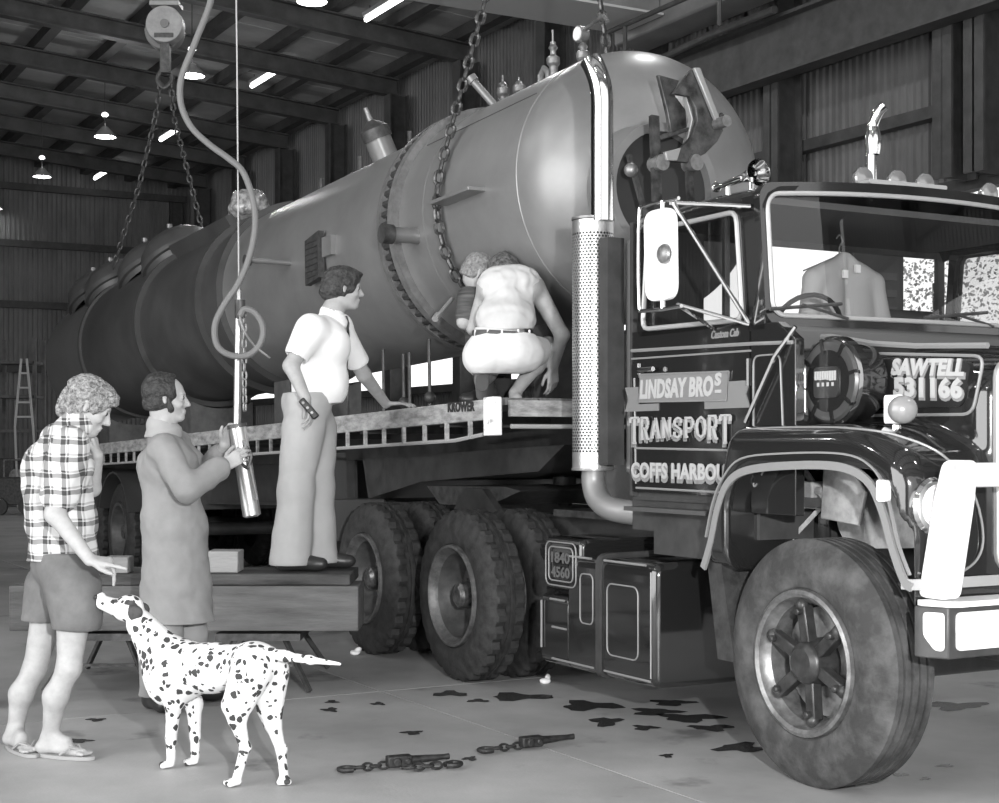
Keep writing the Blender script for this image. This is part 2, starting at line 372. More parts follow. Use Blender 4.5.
MB().cyl((-12.9, YW-1.0, 6.5), (-12.7, YW-1.0, 6.5), .14, n=14).part('drive_motor', darksteel, cb, T)
# handrail beside the runway
hr = thing('walkway_rail', 'dark tubular walkway rail beside the crane runway beam', 'rail', T, (-9, YW-1.7, 6.6))
for z in (6.85,): MB().cyl((-12, YW-1.7, z), (-6, YW-1.7, z), .035, n=8).part('top_rail', darkst, hr, T)
for x in (-11.5, -9.5, -7.5): MB().cyl((x, YW-1.7, 6.35), (x, YW-1.7, 6.85), .03, n=8).part('post', darkst, hr, T)
# pendant lamps
glow = mat('lamp_glow', 1, .5, emit=26.)
lampm = mat('lamp_enamel', .3, .4)
def pendant(x, y, z, label):
    t = thing('pendant_lamp', label, 'lamp', T, (x, y, z), 'bowl lamps in a row under the roof')
    MB().lathe([(0, .21), (.05, .2), (.12, .13), (.18, .075), (.2, .06)], (x, y, z), (0, 0, 1), 20, False).part('reflector', lampm, t, T)
    MB().sph((x, y, z+.03), .17, 16, (1, 1, .3)).part('bulb', glow, t, T)
    MB().cyl((x, y, z+.17), (x, y, z+.42), .015, n=8).part('stem', darksteel, t, T)
    MB().lathe([(0, .035), (.03, .07), (.07, .06), (.09, .02)], (x, y, z+.4), (0, 0, 1), 12).part('ballast', mat('ballast_glow', 1, .5, emit=2.), t, T)
    MB().cyl((x, y, z+.48), (x, y, zr(y)+.2), .008, n=6).part('cable', darksteel, t, T)
    if x > -29: pl = lamp('pendant_light', 'POINT', tuple(T @ Vector((x, y, z-.06))), 140, .2)
    return t
def T_at(px, py, z):
    u = (px-CX)/FP; Y = (z-CZ)*FP/(HY-py); p = T.inverted() @ Vector((u*Y, Y, z)); return p
for k, (px, py) in enumerate(((312, 2), (192, 76), (105, 137), (42, 177), (-6, 209))):
    p = T_at(px, py, 7.5); pendant(p.x, p.y, 7.5, ['glowing bowl lamp at the top edge above the tank', 'brightest glowing bowl lamp beside the yellowless hose', 'glowing bowl lamp third along the row', 'glowing bowl lamp fourth along the row, above the plaid shirt man', 'farthest glowing bowl lamp at the left edge'][k].replace('yellowless ', 'hanging '))
for k, (px, py) in enumerate(((385, 8), (265, 78), (170, 134), (102, 174), (50, 203), (8, 258))):
    p = T_at(px, py, 8.5 if k < 5 else 7.2)
    t = thing('tube_light', ['bright tube light at the top edge, nearest one', 'bright tube light right of the thin hanging rope', 'bright tube light behind the hoist block chains', 'small bright tube light, fourth along the roof', 'small bright tube light, fifth along the roof', 'low bright tube light on the end wall'][k], 'light', T, (p.x, p.y, p.z), 'tube lights under the purlins')
    MB().cyl((p.x-.75, p.y, p.z), (p.x+.75, p.y, p.z), .045, n=8).part('tube', mat('tube_glow', 1, .5, emit=5.), t, T)
    MB().box(p.x-.8, p.x+.8, p.y-.05, p.y+.05, p.z+.05, p.z+.12).part('housing', lampm, t, T)
    for s in (-.6, .6): MB().cyl((p.x+s, p.y, p.z+.1), (p.x+s, p.y, zr(p.y)+.2 if k > 3 else min(zr(p.y)+.05, p.z+.5)), .01, n=6).part('bracket', darksteel, t, T)

for x, nx in ((-9.3, 'first bay'), (-4.9, 'second bay'), (-.5, 'third bay'), (3.9, 'fourth bay')):
    for y, ny in ((3.35, 'over the lorry'), (-6., 'on the near side of the hall')): pendant(x, y, 7.5, 'bowl lamp %s, %s from the tank' % (ny, nx))
# ================================================================== THE LORRY (frame T: near side plane y = 0, front axle x = 0)
tr = thing('truck', 'black conventional prime mover with silver pinstripes, signwriting and white bull bar', 'truck', T, (-1.6, 1.17, 0))
# ---- bonnet and wings as one smooth moulding
h_ = .0125
bon = SD((-.85, -.1, .78), (.72, 2.5, 2.05), h_)
for s_ in (0, 1):
    yf = (lambda y: y) if s_ == 0 else (lambda y: 2.34-y)
    bon.rbox((-.08, yf(.33), 1.165), (.66, .33, .32), .1, k=.04, shear=lambda X, Y: np.maximum(X-.2, 0)**2*.7)
bon.cut((-.70, 0, .85), (-.955, 0, .295), .04)
bon.rbox((.06, 1.17, 1.35), (.53, .75, .47), .09, k=.05, shear=lambda X, Y: .09*(X+.4)+.06*((Y)/.75)**2)
bon.rbox((-.42, 1.17, 1.5), (.2, 1.0, .37), .08, k=.06, shear=lambda X, Y: .05*((Y)/.9)**2)
for s_ in (0, 1):
    y_ = .16 if s_ == 0 else 2.18
    bon.rbox((0.0, y_, .95), (.52, .43, .36), .2, sub=True, k=.01, shear=lambda X, Y: .0*X)
    bon.rbox((.12, y_, .8), (.44, .43, .36), .12, sub=True, k=.01)
bon.rbox((.0, 1.17, .9), (.9, .62, .2), .02, sub=True, k=0)
bonnet = bon.obj('bonnet', black, tr, T)
# wheel arch trim band and pinstripes on the near wing
arch = [(-.685, .85), (-.63, .97), (-.58, 1.12), (-.51, 1.23), (-.38, 1.29), (-.1, 1.315), (.2, 1.315), (.36, 1.265), (.44, 1.16), (.5, 1.01), (.56, .895), (.6, .87)]
def band(pts, wd, y, m=stripe, name='wheel_arch_trim', par=None, th=.006, F=T):
    P = spline([(x, 0, z) for x, z in pts], 5); m_ = MB(); rs = []
    for i, p in enumerate(P):
        d = (P[min(i+1, len(P)-1)]-P[max(i-1, 0)]).normalized(); nn = Vector((-d.z, 0, d.x))*wd/2
        rs.append([(p.x+nn.x, y-th, p.z+nn.z), (p.x-nn.x, y-th, p.z-nn.z), (p.x-nn.x, y+th, p.z-nn.z), (p.x+nn.x, y+th, p.z+nn.z)])
    m_.rings(rs); return m_.part(name, m, par or tr, F)
band(arch, .034, .0); 
band([(x-.035 if x < 0 else x+.03, z+.05*(1 if abs(x) < .45 else .4)) for x, z in arch[1:-1]], .008, .0, name='pinstripe')
def pin(pts, closed=False, r=.0045, par=None, name='pinstripe', F=T, m=stripe):
    m_ = MB(); m_.tube(pts, r, 6, closed); return m_.part(name, m, par or tr, F)
pin(spline([(-.47, .02, 1.37), (-.47, .03, 1.44), (-.42, .05, 1.468), (0, .05, 1.473), (.3, .05, 1.46), (.45, .1, 1.43), (.56, .2, 1.36), (.585, .33, 1.22), (.59, .38, 1.05), (.585, .34, .95), (.58, .2, .9), (.57, .06, .92)], 5), r=.005)
# hood side panel line with writing
HS = .415
pin([(x, HS+.002, z) for x, z in roundpoly([(-.52, 1.53), (-.52, 1.82), (.42, 1.755), (.56, 1.745), (.5, 1.52)], .05)], True, r=.007)
pin([(-.6, .40, 1.885), (-.3, .405, 1.875), (-.05, .41, 1.83), (.2, .41, 1.805), (.575, .42, 1.785)], r=.013)
# front: grille, headlamps, lamps
gr = MB()
for i in range(14): gr.box(.585, .6, .52+i*.1, .535+i*.1, .98, 1.66)
gr.part('grille_bars', chrome, tr, T)
fr = MB().prism(rrect(.44, 1.9, .9, 1.74, .08), lambda x, y, a: (a, x, y), .575, .61)
grille = mat('grille_silver', .5, .35, .6)
fr.part('grille_surround', grille, tr, T, bevel=.01)
for s_ in (0, 1):
    yy = .13 if s_ == 0 else 2.21
    hl = MB().lathe([(-.03, .1), (.0, .11), (.015, .1), (.02, .085)], (.585, yy, 1.17), (1, 0, 0), 28).part('headlamp', chrome, tr, T, label='chrome headlamp' if s_ == 0 else None)
    MB().sph((.6, yy, 1.17), .085, 20, (.35, 1, 1)).part('lens', mat('headlamp_lens', .75, .1, coat=1), hl, T)
MB().prism(rrect(.2, .265, 1.19, 1.27, .012) if False else rrect(.205, .262, 1.185, 1.268, .014), lambda x, y, a: (x+.225, a, y), -.018, .004).part('side_marker', mat('white_reflector', .7, .3, coat=.5), tr, T, label='white side marker')
# turn lamp on stalk
tl = MB().prism(rrect(.2, .3, 1.485, 1.6, .02), lambda x, y, a: (a, .34-x*.4+.0, y), .22, .29).part('turn_lamp', white, tr, T, label='round turn lamp in white housing')
MB().lathe([(0, .056), (.03, .056), (.045, .046), (.055, .022), (.058, .002)], (.3, .24, 1.54), (.86, -.5, 0), 26).part('lens', mat('amber_lens_grey', .22, .25, coat=.6), tl, T)
MB().cyl((.27, .24, 1.42), (.27, .24, 1.48), .02, n=10).part('stalk', chrome, tl, T)
# air cleaner canister on the cowl side
AC = (-.1, .22, 1.668)
ac = MB().lathe([(0, .12), (.0, .17), (.012, .19), (.05, .192), (.06, .165), (.17, .162), (.19, .12)], AC, (0, 1, 0), 48).part('air_cleaner', black, tr, T, label='black round air cleaner canister')
m_ = MB().lathe([(-.008, .125), (-.012, .132), (-.012, .165), (0, .175)], AC, (0, 1, 0), 48, False); m_.part('face_ring', mat('grey_face_ring', .05, .35), ac, T)
m_ = MB()
for i in range(8):
    a = 2*PI*i/8+.2; d = Vector((math.cos(a), 0, math.sin(a))); m_.bar(Vector(AC)+d*.12+Vector((0, -.014, 0)), Vector(AC)+d*.18+Vector((0, -.014, 0)), .014, .014, (0, 1, 0))
m_.part('clamp_bars', black, ac, T, kind='stuff')
MB().cyl((AC[0], AC[1]-.012, AC[2]), (AC[0], AC[1]+.02, AC[2]), .13, n=40).part('hub_plate', black, ac, T)
MB().prism(rrect(-.08, .07, -.06, .07, .02), lambda x, y, a: (AC[0]+x, AC[1]+a, AC[2]+y-.01), -.02, -.01).part('badge', mat('badge_black', .03, .3), ac, T)
m_ = MB(); random.seed(4)
for i in range(9):
    x = -.07+i*.015; hh = random.uniform(.012, .03); m_.box(AC[0]+x, AC[0]+x+.011, AC[1]-.023, AC[1]-.019, AC[2]+.012-hh*.4, AC[2]+.042); 
    if i % 2: m_.box(AC[0]+x, AC[0]+x+.012, AC[1]-.023, AC[1]-.019, AC[2]-.022, AC[2]-.006)
m_.part('badge_lettering', letter, ac, T)
pin([(-.5, .09, 1.5), (-.3, .09, 1.78), (-.2, .12, 1.9)], r=.01, name='cowl_strut', m=chrome)
# ---- cab
CN, CF, XR, XD = .12, 2.22, -1.45, -.46
def roofz(y): return 2.55+.045*(1-((y-1.17)/1.05)**2)
cabsh = MB()
def cross(x, dz, inset=0, edge=.03):
    ys = [CN+inset, CN+inset+.03, CN+inset+.09, .4, .7, 1.17, 1.64, 1.94, CF-inset-.09, CF-inset-.03, CF-inset]
    top = []
    for i, y in enumerate(ys):
        z = roofz(y)+dz; z -= {0: .085, 1: .035, 2: .006}.get(min(i, len(ys)-1-i), 0); top.append((x, y, z))
    return top+[(x, y, z-.03) for x_, y, z in reversed(top)]
cabsh.rings([cross(XR, -.03, .02), cross(XR+.06, 0), cross(-.9, .0), cross(-.55, -.003), cross(-.47, -.008), cross(-.42, -.018, .01)])
cabsh.part('cab_roof', black, tr, T, ang=50)
MB().box(XR, XR+.03, CN, CF, 1.15, 1.98).box(XR, XR+.03, CN, .55, 1.98, 2.5).box(XR, XR+.03, 2.17, CF, 1.98, 2.5).box(XR, XR+.03, .55, 2.17, 2.44, 2.5).part('cab_back', blackf, tr, T)
interior = mat('cab_lining', .09, .7)
MB().box(XR, -.3, CN+.03, CF-.03, 1.13, 1.17).part('cab_floor', blackf, tr, T)
MB().box(XR+.02, -.5, CN+.1, CF-.1, 2.47, 2.5).part('headlining', interior, tr, T)
# windscreen surround: frame around the glass
def wsx(z): return -.40-.05*(z-1.95)/.6
def wpt(y, z, o=0):
    bow = .05*(1-((y-1.17)/1.05)**2); return (wsx(z)+bow+o, y, z)
def wz(y, z):     # top edge follows the roof crown
    return z+(.045*(1-((y-1.17)/1.05)**2) if z > 2.3 else .03*(1-((y-1.17)/1.05)**2)*0)
inner = [(y, wz(y, z)) for y, z in [(p[0], p[1]) for p in sum([[a] for a in rrect(.15, 2.19, 1.965, 2.495, .06, 5)], [])]]
# refine long edges so they follow the bow
def refine(P, step=.12):
    out = []
    for i in range(len(P)):
        a, b = P[i], P[(i+1) % len(P)]; n_ = max(1, int(math.hypot(b[0]-a[0], b[1]-a[1])/step))
        for k in range(n_): out.append((a[0]+(b[0]-a[0])*k/n_, a[1]+(b[1]-a[1])*k/n_))
    return out
base_rr = refine(rrect(.15, 2.19, 1.965, 2.495, .06, 5))
inn = [(y, wz(y, z)) for y, z in base_rr]; 
outr = [((1.17+(y-1.17)*1.035), 2.22+(wz(y, z)-2.22)*1.17) for y, z in base_rr]
scr = MB(); m = len(inn)
vv = [wpt(y, z, .012) for y, z in inn]+[wpt(y, z, .012) for y, z in outr]+[wpt(y, z, -.03) for y, z in inn]+[wpt(y, z, -.03) for y, z in outr]
ff = []
for i in range(m):
    j = (i+1) % m; ff += [(i, j, m+j, m+i), (2*m+i, 3*m+i, 3*m+j, 2*m+j), (i, 2*m+i, 2*m+j, j), (m+i, m+j, 3*m+j, 3*m+i)]
scr.add(vv, ff).part('windscreen_frame', black, tr, T, ang=60)
MB().tube([wpt(y, z, .016) for y, z in inn], .011, 8, True).part('windscreen_rubber', mat('bright_seal', .42, .35, .3), tr, T)
wg = MB(); ce = (1.17, 2.22); 
gy = np.linspace(.15, 2.19, 12); vv = []; ff = []
for y in gy: vv += [wpt(y, 1.965, 0), wpt(y, wz(y, 2.495), 0)]
for i in range(11): ff.append((2*i, 2*i+2, 2*i+3, 2*i+1))
wg.add(vv, ff); wg.part('windscreen', glass('window_glass', .82), tr, T, ang=80)
# A pillars, side rails and doors on both sides
for s_ in (0, 1):
    Y0, Y1 = (CN, CN+.05) if s_ == 0 else (CF-.05, CF)
    fy = Y0 if s_ == 0 else Y1
    so = -1 if s_ == 0 else 1
    def PR(poly, nm, mt=black, a=Y0, b_=Y1, par=tr, bev=.004, label=None):
        return MB().prism(poly, lambda x, y, q: (x, q, y), a, b_).part(nm, mt, par, T, bevel=bev, label=label)
    PR([(-.52, 1.9), (-.40, 1.9), (-.45, 2.5), (-.57, 2.5)], 'windscreen_pillar')
    PR([(-.5, 1.1), (-.2, 1.1), (-.2, 1.85), (-.32, 1.93), (-.5, 1.93)], 'cowl_side')
    # door: outer skin with window opening, as two pieces of one part
    dr = MB()
    oo = roundpoly([(-1.43, 1.17), (-.51, 1.17), (-.51, 1.95), (-.56, 2.49), (-1.37, 2.49), (-1.43, 1.9)], .03, 3)
    ww = roundpoly([(-1.335, 1.965), (-.555, 1.955), (-.6, 2.44), (-1.29, 2.44)], .05, 3)
    # split skin at the sill so both halves are simple polygons
    lowp = [(-1.43, 1.17), (-.51, 1.17), (-.51, 1.955), (-1.43, 1.955)]
    dr.prism(lowp, lambda x, y, q: (x, q, y), Y0, Y1)
    n1 = len(ww)
    W1 = [Vector((x, 0, z)) for x, z in ww]; cw = Vector((-.95, 0, 2.2))
    def outp(p):
        x = p.x+(p.x-cw.x)*.13+0; z = p.z+(p.z-cw.z)*.19; return (min(max(x, -1.43), -.51), min(max(z, 1.93), 2.49))
    OP = [outp(p) for p in W1]
    vv = [(p.x, q, p.z) for q in (Y0, Y1) for p in W1]+[(x, q, z) for q in (Y0, Y1) for x, z in OP]; ff = []
    for i in range(n1):
        j = (i+1) % n1; ff += [(i, j, 2*n1+j, 2*n1+i), (n1+i, 3*n1+i, 3*n1+j, n1+j), (i, n1+i, n1+j, j), (2*n1+i, 2*n1+j, 3*n1+j, 3*n1+i)]
    dr.add(vv, ff)
    door = dr.part('door', black, tr, T, label='black door signwritten with haulier name' if s_ == 0 else None)
    MB().tube([(p.x, fy+so*.003, p.z) for p in W1], .012, 8, True).part('window_seal', mat('bright_seal', .42, .35, .3) if s_ == 0 else darksteel, door, T)
    MB().prism([(x, z) for x, z in ww], lambda x, y, q: (x, q, y), Y0+.02, Y0+.024).part('window_pane', glass('window_glass', .82), door, T)
    MB().box(-.72, -.7, Y0+.01, Y1-.01, 1.96, 2.44).part('quarter_light_bar', black, door, T)
    if s_ == 0:
        MB().cyl((-1.32, fy-.035, 1.765), (-1.2, fy-.035, 1.765), .012, n=10).cyl((-1.31, fy, 1.765), (-1.31, fy-.035, 1.765), .012, n=8).box(-1.42, -1.37, fy-.01, fy, 1.73, 1.8).part('handle', chrome, door, T, label='chrome door handle')
        for z in (1.3, 1.72): MB().cyl((-.505, fy-.006, z-.06), (-.505, fy-.006, z+.06), .014, n=8).part('hinge', black, door, T)
        for z0, z1, rr in ((1.865, 1.845, .009), (1.825, 1.815, .005)): pin([(-1.43, fy-.002, z0), (-.5, fy-.002, z1)], r=rr, par=door)
        pin([(-.5, fy-.002, 1.845), (-.22, fy-.002, 1.835)], r=.009)
        pin([(x, fy-.002, z) for x, z in roundpoly([(-.48, 1.2), (-.48, 1.79), (-.3, 1.79), (-.28, 1.45), (-.4, 1.3)], .04)], r=.004)
        pin([(-1.4, fy-.002, 1.385), (-.52, fy-.002, 1.375)], r=.006, par=door)
        pin([(-1.39, fy-.002, 1.19), (-.52, fy-.002, 1.185)], r=.006, par=door)
        pin([(-1.395, fy-.002, 1.21), (-1.41, fy-.002, 1.8)], r=.004, par=door)
# ---- signwriting
def text(s, size, m, par, fn, name='lettering', off=.012, sx=1., sh=0., label=None, ext=.002):
    "flat raised lettering: fn maps (u, v, depth) to the frame"
    cu = bpy.data.curves.new('txt', 'FONT'); cu.body = s; cu.size = size; cu.offset = off; cu.shear = sh; cu.extrude = ext; cu.resolution_u = 3; cu.space_character = 1.04
    ob = bpy.data.objects.new('txt', cu); C.objects.link(ob); dg = bpy.context.evaluated_depsgraph_get(); me = bpy.data.meshes.new_from_object(ob.evaluated_get(dg))
    vs_ = [v.co.copy() for v in me.vertices]; fs = [tuple(p.vertices) for p in me.polygons]; x0 = min(v.x for v in vs_); x1 = max(v.x for v in vs_)
    bpy.data.objects.remove(ob); bpy.data.curves.remove(cu); bpy.data.meshes.remove(me)
    mb = MB().add([fn((v.x-x0)/(x1-x0)*sx, v.y, v.z) for v in vs_], fs)
    o = mb.part(name, m, par, T); return setp(o, label)
near_door = [o for o in C.objects if o.name == 'door'][0]
yd = CN-.004
RIB = lambda poly, nm, mt, q=0: MB().prism(poly, lambda x, y, a: (x, a-q, y), yd-.002, yd+.004).part(nm, mt, near_door, T)
ribm = mat('ribbon_grey', .17, .5); ribl = mat('ribbon_light', .26, .5)
RIB([(-1.485, 1.685), (-1.37, 1.685), (-1.37, 1.60), (-1.2, 1.60), (-1.2, 1.565), (-1.485, 1.565), (-1.455, 1.625)], 'ribbon_tail', ribm)
RIB([(-.5, 1.685), (-.66, 1.685), (-.66, 1.60), (-.83, 1.60), (-.83, 1.565), (-.5, 1.565), (-.53, 1.625)], 'ribbon_tail', ribm)
RIB([(-1.36, 1.61), (-.66, 1.6), (-.645, 1.73), (-1.345, 1.745)], 'ribbon', ribm, .003)
m_ = MB().tube([(x, yd-.006, z) for x, z in [(-1.36, 1.61), (-.66, 1.6), (-.645, 1.73), (-1.345, 1.745)]], .004, 6, True); m_.part('ribbon_edge', stripe, near_door, T)
text('LINDSAY BRO', .13, letter, near_door, lambda u, v, d: (-1.345+u, yd-.008-d, 1.63+v*.92+u*-.004), off=.006, sx=.59, sh=.12)
text('S', .075, letter, near_door, lambda u, v, d: (-.745+u, yd-.008-d, 1.672+v), off=.004, sx=.05, sh=.1)
MB().box(-.742, -.7, yd-.01, yd-.004, 1.636, 1.65).part('underline', letter, near_door, T)
# TRANSPORT in slab serif strokes
GL = {'T': [[(0, 1), (1, 1)], [(.5, 1), (.5, 0)], [(.3, 0), (.7, 0)], [(0, 1), (0, .8)], [(1, 1), (1, .8)]],
      'R': [[(.15, 0), (.15, 1)], [(0, 0), (.32, 0)], [(0, 1), (.7, 1), (.85, .87), (.85, .65), (.7, .5), (.15, .5)], [(.5, .5), (.8, 0), (1, 0)]],
      'A': [[(.1, 0), (.5, 1), (.9, 0)], [(.28, .35), (.72, .35)], [(-.05, 0), (.25, 0)], [(.72, 0), (1.05, 0)]],
      'N': [[(.15, 0), (.15, 1), (.85, 0), (.85, 1)], [(0, 0), (.3, 0)], [(.7, 1), (1, 1)], [(0, 1), (.2, 1)]],
      'S': [[(.85, .75), (.85, .95), (.5, 1.02), (.15, .9), (.15, .65), (.5, .52), (.85, .38), (.85, .1), (.5, -.02), (.12, .05), (.12, .28)]],
      'P': [[(.15, 0), (.15, 1)], [(0, 0), (.35, 0)], [(0, 1), (.7, 1), (.9, .85), (.9, .6), (.7, .45), (.15, .45)]],
      'O': [[(.5, 1), (.15, .85), (.05, .5), (.15, .15), (.5, 0), (.85, .15), (.95, .5), (.85, .85), (.5, 1)]]}
def strokes(word, x0, x1, hfn, y, par, m, th=.013, nm='lettering', dx=0, dz=0):
    n_ = len(word); pitch = (x1-x0)/n_; mb = MB()
    for i, ch in enumerate(word):
        h, zb = hfn((i+.5)/n_)
        for st in GL[ch]:
            P = [(x0+i*pitch+pitch*.1+px*pitch*.8+dx, y, zb+pz*h+dz) for px, pz in st]
            for a, b_ in zip(P[:-1], P[1:]):
                vert = abs(b_[2]-a[2]) > abs(b_[0]-a[0]); mb.bar(a, b_, .004, th*(1.35 if vert else .8), (0, 0, 1) if not vert else (1, 0, 0))
    return mb.part(nm, m, par, T)
hf = lambda t: (.088+.05*abs(2*t-1)**3, 1.438-.045*abs(2*t-1)**4)
strokes('TRANSPORT', -1.445, -.62, hf, yd-.004, near_door, lettershade, dx=-.012, dz=-.014, nm='lettering_shadow', th=.018)
strokes('TRANSPORT', -1.435, -.62, hf, yd-.009, near_door, letter)
hf2 = None
text('COFFS HARBOUR', .1, lettershade, near_door, lambda u, v, d: (-1.425+u, yd-.002-d, 1.228+v*1.05), off=.008, sx=.83, name='lettering_shadow')
text('COFFS HARBOUR', .1, letter, near_door, lambda u, v, d: (-1.42+u, yd-.007-d, 1.242+v*1.02), off=.003, sx=.83)
hz = lambda u: HS-.004
sgn = MB().prism(roundpoly([(-.45, 1.56), (-.45, 1.79), (.36, 1.735), (.5, 1.725), (.45, 1.55)], .04), lambda x, y, a: (x, a, y), HS-.002, HS+.02).part('sign_panel', mat('sign_black', .014, .35), tr, T)
text('SAWTELL', .1, lettershade, sgn, lambda u, v, d: (.06+u+v*.15, HS-.005-d, 1.687-u*.05+v*.92), off=.01, sx=.41, name='lettering_shadow')
text('SAWTELL', .1, letter, sgn, lambda u, v, d: (.065+u+v*.2, HS-.01-d, 1.695-u*.05+v*.88), off=.005, sx=.4)
text('531166', .12, lettershade, sgn, lambda u, v, d: (.075+u, HS-.005-d, 1.598-u*.05+v*.88), off=.01, sx=.39, name='lettering_shadow')
text('531166', .12, letter, sgn, lambda u, v, d: (.08+u, HS-.01-d, 1.606-u*.05+v*.86), off=.006, sx=.38)
text('Custom Cab', .05, stripe, tr, lambda u, v, d: (-.78+u, CN-.004-d, 1.885+v), off=.001, sx=.2, sh=.3, name='cab_script')
# ---- mirror
MY = -.16
mi = MB().prism(roundpoly([(-.885, 2.045), (-.67, 2.045), (-.68, 2.455), (-.9, 2.455)], .07, 5), lambda x, y, a: (x, a+(.0), y), MY-.02, MY+.02).part('mirror', mat('mirror_back_white', .85, .35), tr, T, bevel=.008, label='white back of door mirror')
MB().sph((-.71, MY-.035, 2.245), .045, 14, (1, .6, 1)).part('mirror_bolt', steel, mi, T)
MB().tube(spline([(-.65, MY, 2.485), (-.91, MY, 2.485), (-.955, MY, 2.44), (-.955, MY, 2.06), (-.91, MY, 2.01), (-.63, MY, 2.01)], 4), .009, 8).part('mirror_loop', chrome, mi, T)
MB().tube([(-.72, MY, 2.475), (-.5, CN, 2.45)], .01, 8).tube([(-.69, MY, 2.47), (-.5, CN-.01, 1.935)], .01, 8).tube([(-.66, MY, 2.02), (-.5, CN-.01, 1.93)], .009, 8).tube([(-.66, MY, 2.02), (-.76, CN-.01, 1.93)], .009, 8).part('mirror_arms', chrome, mi, T)
for z in (2.03, 2.46): MB().cyl((-.77, MY, z-.02), (-.77, MY, z+.03), .012, n=8).part('mirror_clamp', chrome, mi, T)
# ---- wipers, horn, roof lamps
for y0 in (.55, 1.45):
    wp_ = MB().tube([(wsx(1.98)+.07, y0-.02, 1.96), (wsx(2.02)+.075, y0-.28, 2.01)], .007, 6).tube([(wsx(2.0)+.06, y0-.45, 1.985), (wsx(2.03)+.065, y0-.05, 2.025)], .009, 6)
    wp_.part('wiper', darksteel, tr, T)
hx = MB(); P0, P1 = Vector((-1.0, .3, 2.62)), Vector((-.62, .26, 2.63))
hx.lathe([(0, .02), (.02, .025), (.05, .012), (.25, .02), (.33, .035), (.375, .06), (.385, .062)], P0, P1-P0, 20, False).cyl((-.9, .3, 2.54), (-.9, .3, 2.62), .012).cyl((-.7, .28, 2.54), (-.7, .28, 2.62), .012)
hx.part('air_horn', chrome, tr, T, label='chrome air horn on cab roof')
for y in (.84, 1.05, 1.23, 1.66):
    q = MB().lathe([(0, .03), (.02, .045), (.05, .055), (.06, .05), (.07, .01)], (-.62, y, roofz(y)+.055), (1, 0, 0), 16).part('roof_lamp', mat('clear_lens', .25, .12, .3, coat=1), tr, T)
    MB().cyl((-.59, y, roofz(y)-.02), (-.59, y, roofz(y)+.03), .02, n=8).part('lamp_foot', darksteel, q, T)
MB().prism(rrect(.72, 1.2, -.01, .01, .008), lambda x, y, a: (a, x, y+roofz(x)+.01), -.46, -.4).part('roof_plate', grille, tr, T)
# ---- cab interior
seatm = mat('seat_vinyl', .06, .6)
for y in (.62, 1.72):
    sp = MB().box(-1.2, -.75, y-.25, y+.25, 1.45, 1.6).part('seat_base', seatm, tr, T, bevel=.04)
    MB().box(-1.3, -1.18, y-.24, y+.24, 1.55, 2.12 if y > 1 else 1.95).part('seat_back', seatm, tr, T, bevel=.04)
MB().box(-.52, -.36, CN+.06, CF-.06, 1.75, 1.93).part('dashboard', interior, tr, T, bevel=.03)
st = [(-.72+.12*math.cos(a)*.5, .62+.21*math.sin(a), 1.92+.21*math.cos(a)*.85) for a in [2*PI*i/28 for i in range(28)]]
sw = MB().tube(st, .012, 8, True).part('steering_wheel', blackf, tr, T)
MB().cyl((-.72, .62, 1.92), (-.45, .62, 1.75), .02).bar((-.72, .42, 1.92), (-.72, .82, 1.92), .02, .015).part('steering_column', blackf, sw, T)
ub = MB().box(-1.42, -1.28, 1.42, 1.78, 1.98, 2.42).part('cab_vent_unit', seatm, tr, T, bevel=.01)
for k in range(3): MB().box(-1.28, -1.27, 1.46, 1.72, 2.1+.09*k, 2.14+.09*k).part('vent_slat', interior, ub, T)
# jacket on a hanger: its own thing
jk = thing('hung_jacket', 'pale jacket on a wire hanger inside the lorry cab behind the windscreen', 'jacket', T, (-.95, 1.02, 2.45))
js = SD((-1.12, .66, 1.86), (-.78, 1.42, 2.42), .0125)
js.cone((-.95, 1.06, 2.31), (-.95, .87, 2.22), .04, .05, .04).cone((-.95, 1.06, 2.31), (-.95, 1.25, 2.22), .04, .05, .04)
js.cone((-.95, .97, 2.2), (-.95, .95, 1.9), .08, .1, .05, flat=((1, 0, 0), .6)).cone((-.95, 1.15, 2.2), (-.95, 1.17, 1.9), .08, .1, .05, flat=((1, 0, 0), .6))
js.cone((-.95, .86, 2.2), (-.93, .8, 1.93), .05, .05, .03).cone((-.95, 1.26, 2.2), (-.93, 1.31, 1.93), .05, .05, .03)
js.cone((-.88, 1.06, 2.36), (-.87, 1.08, 2.02), .05, .02, .01, True)
js.obj('jacket_body', mat('jacket_cloth', .42, .8), jk, T)
MB().box(-.9, -.885, 1.0, 1.03, 2.22, 2.26).box(-.9, -.885, 1.08, 1.11, 2.25, 2.29).part('label_tag', white, jk, T)
MB().tube(spline([(-.95, 1.03, 2.33), (-.95, 1.03, 2.38), (-.95, 1.05, 2.41), (-.95, 1.03, 2.44), (-.95, 1.01, 2.42)], 4), .004, 6).tube([(-.95, .8, 2.25), (-.95, 1.03, 2.34), (-.95, 1.27, 2.25)], .004, 6).part('hanger', steel, jk, T)
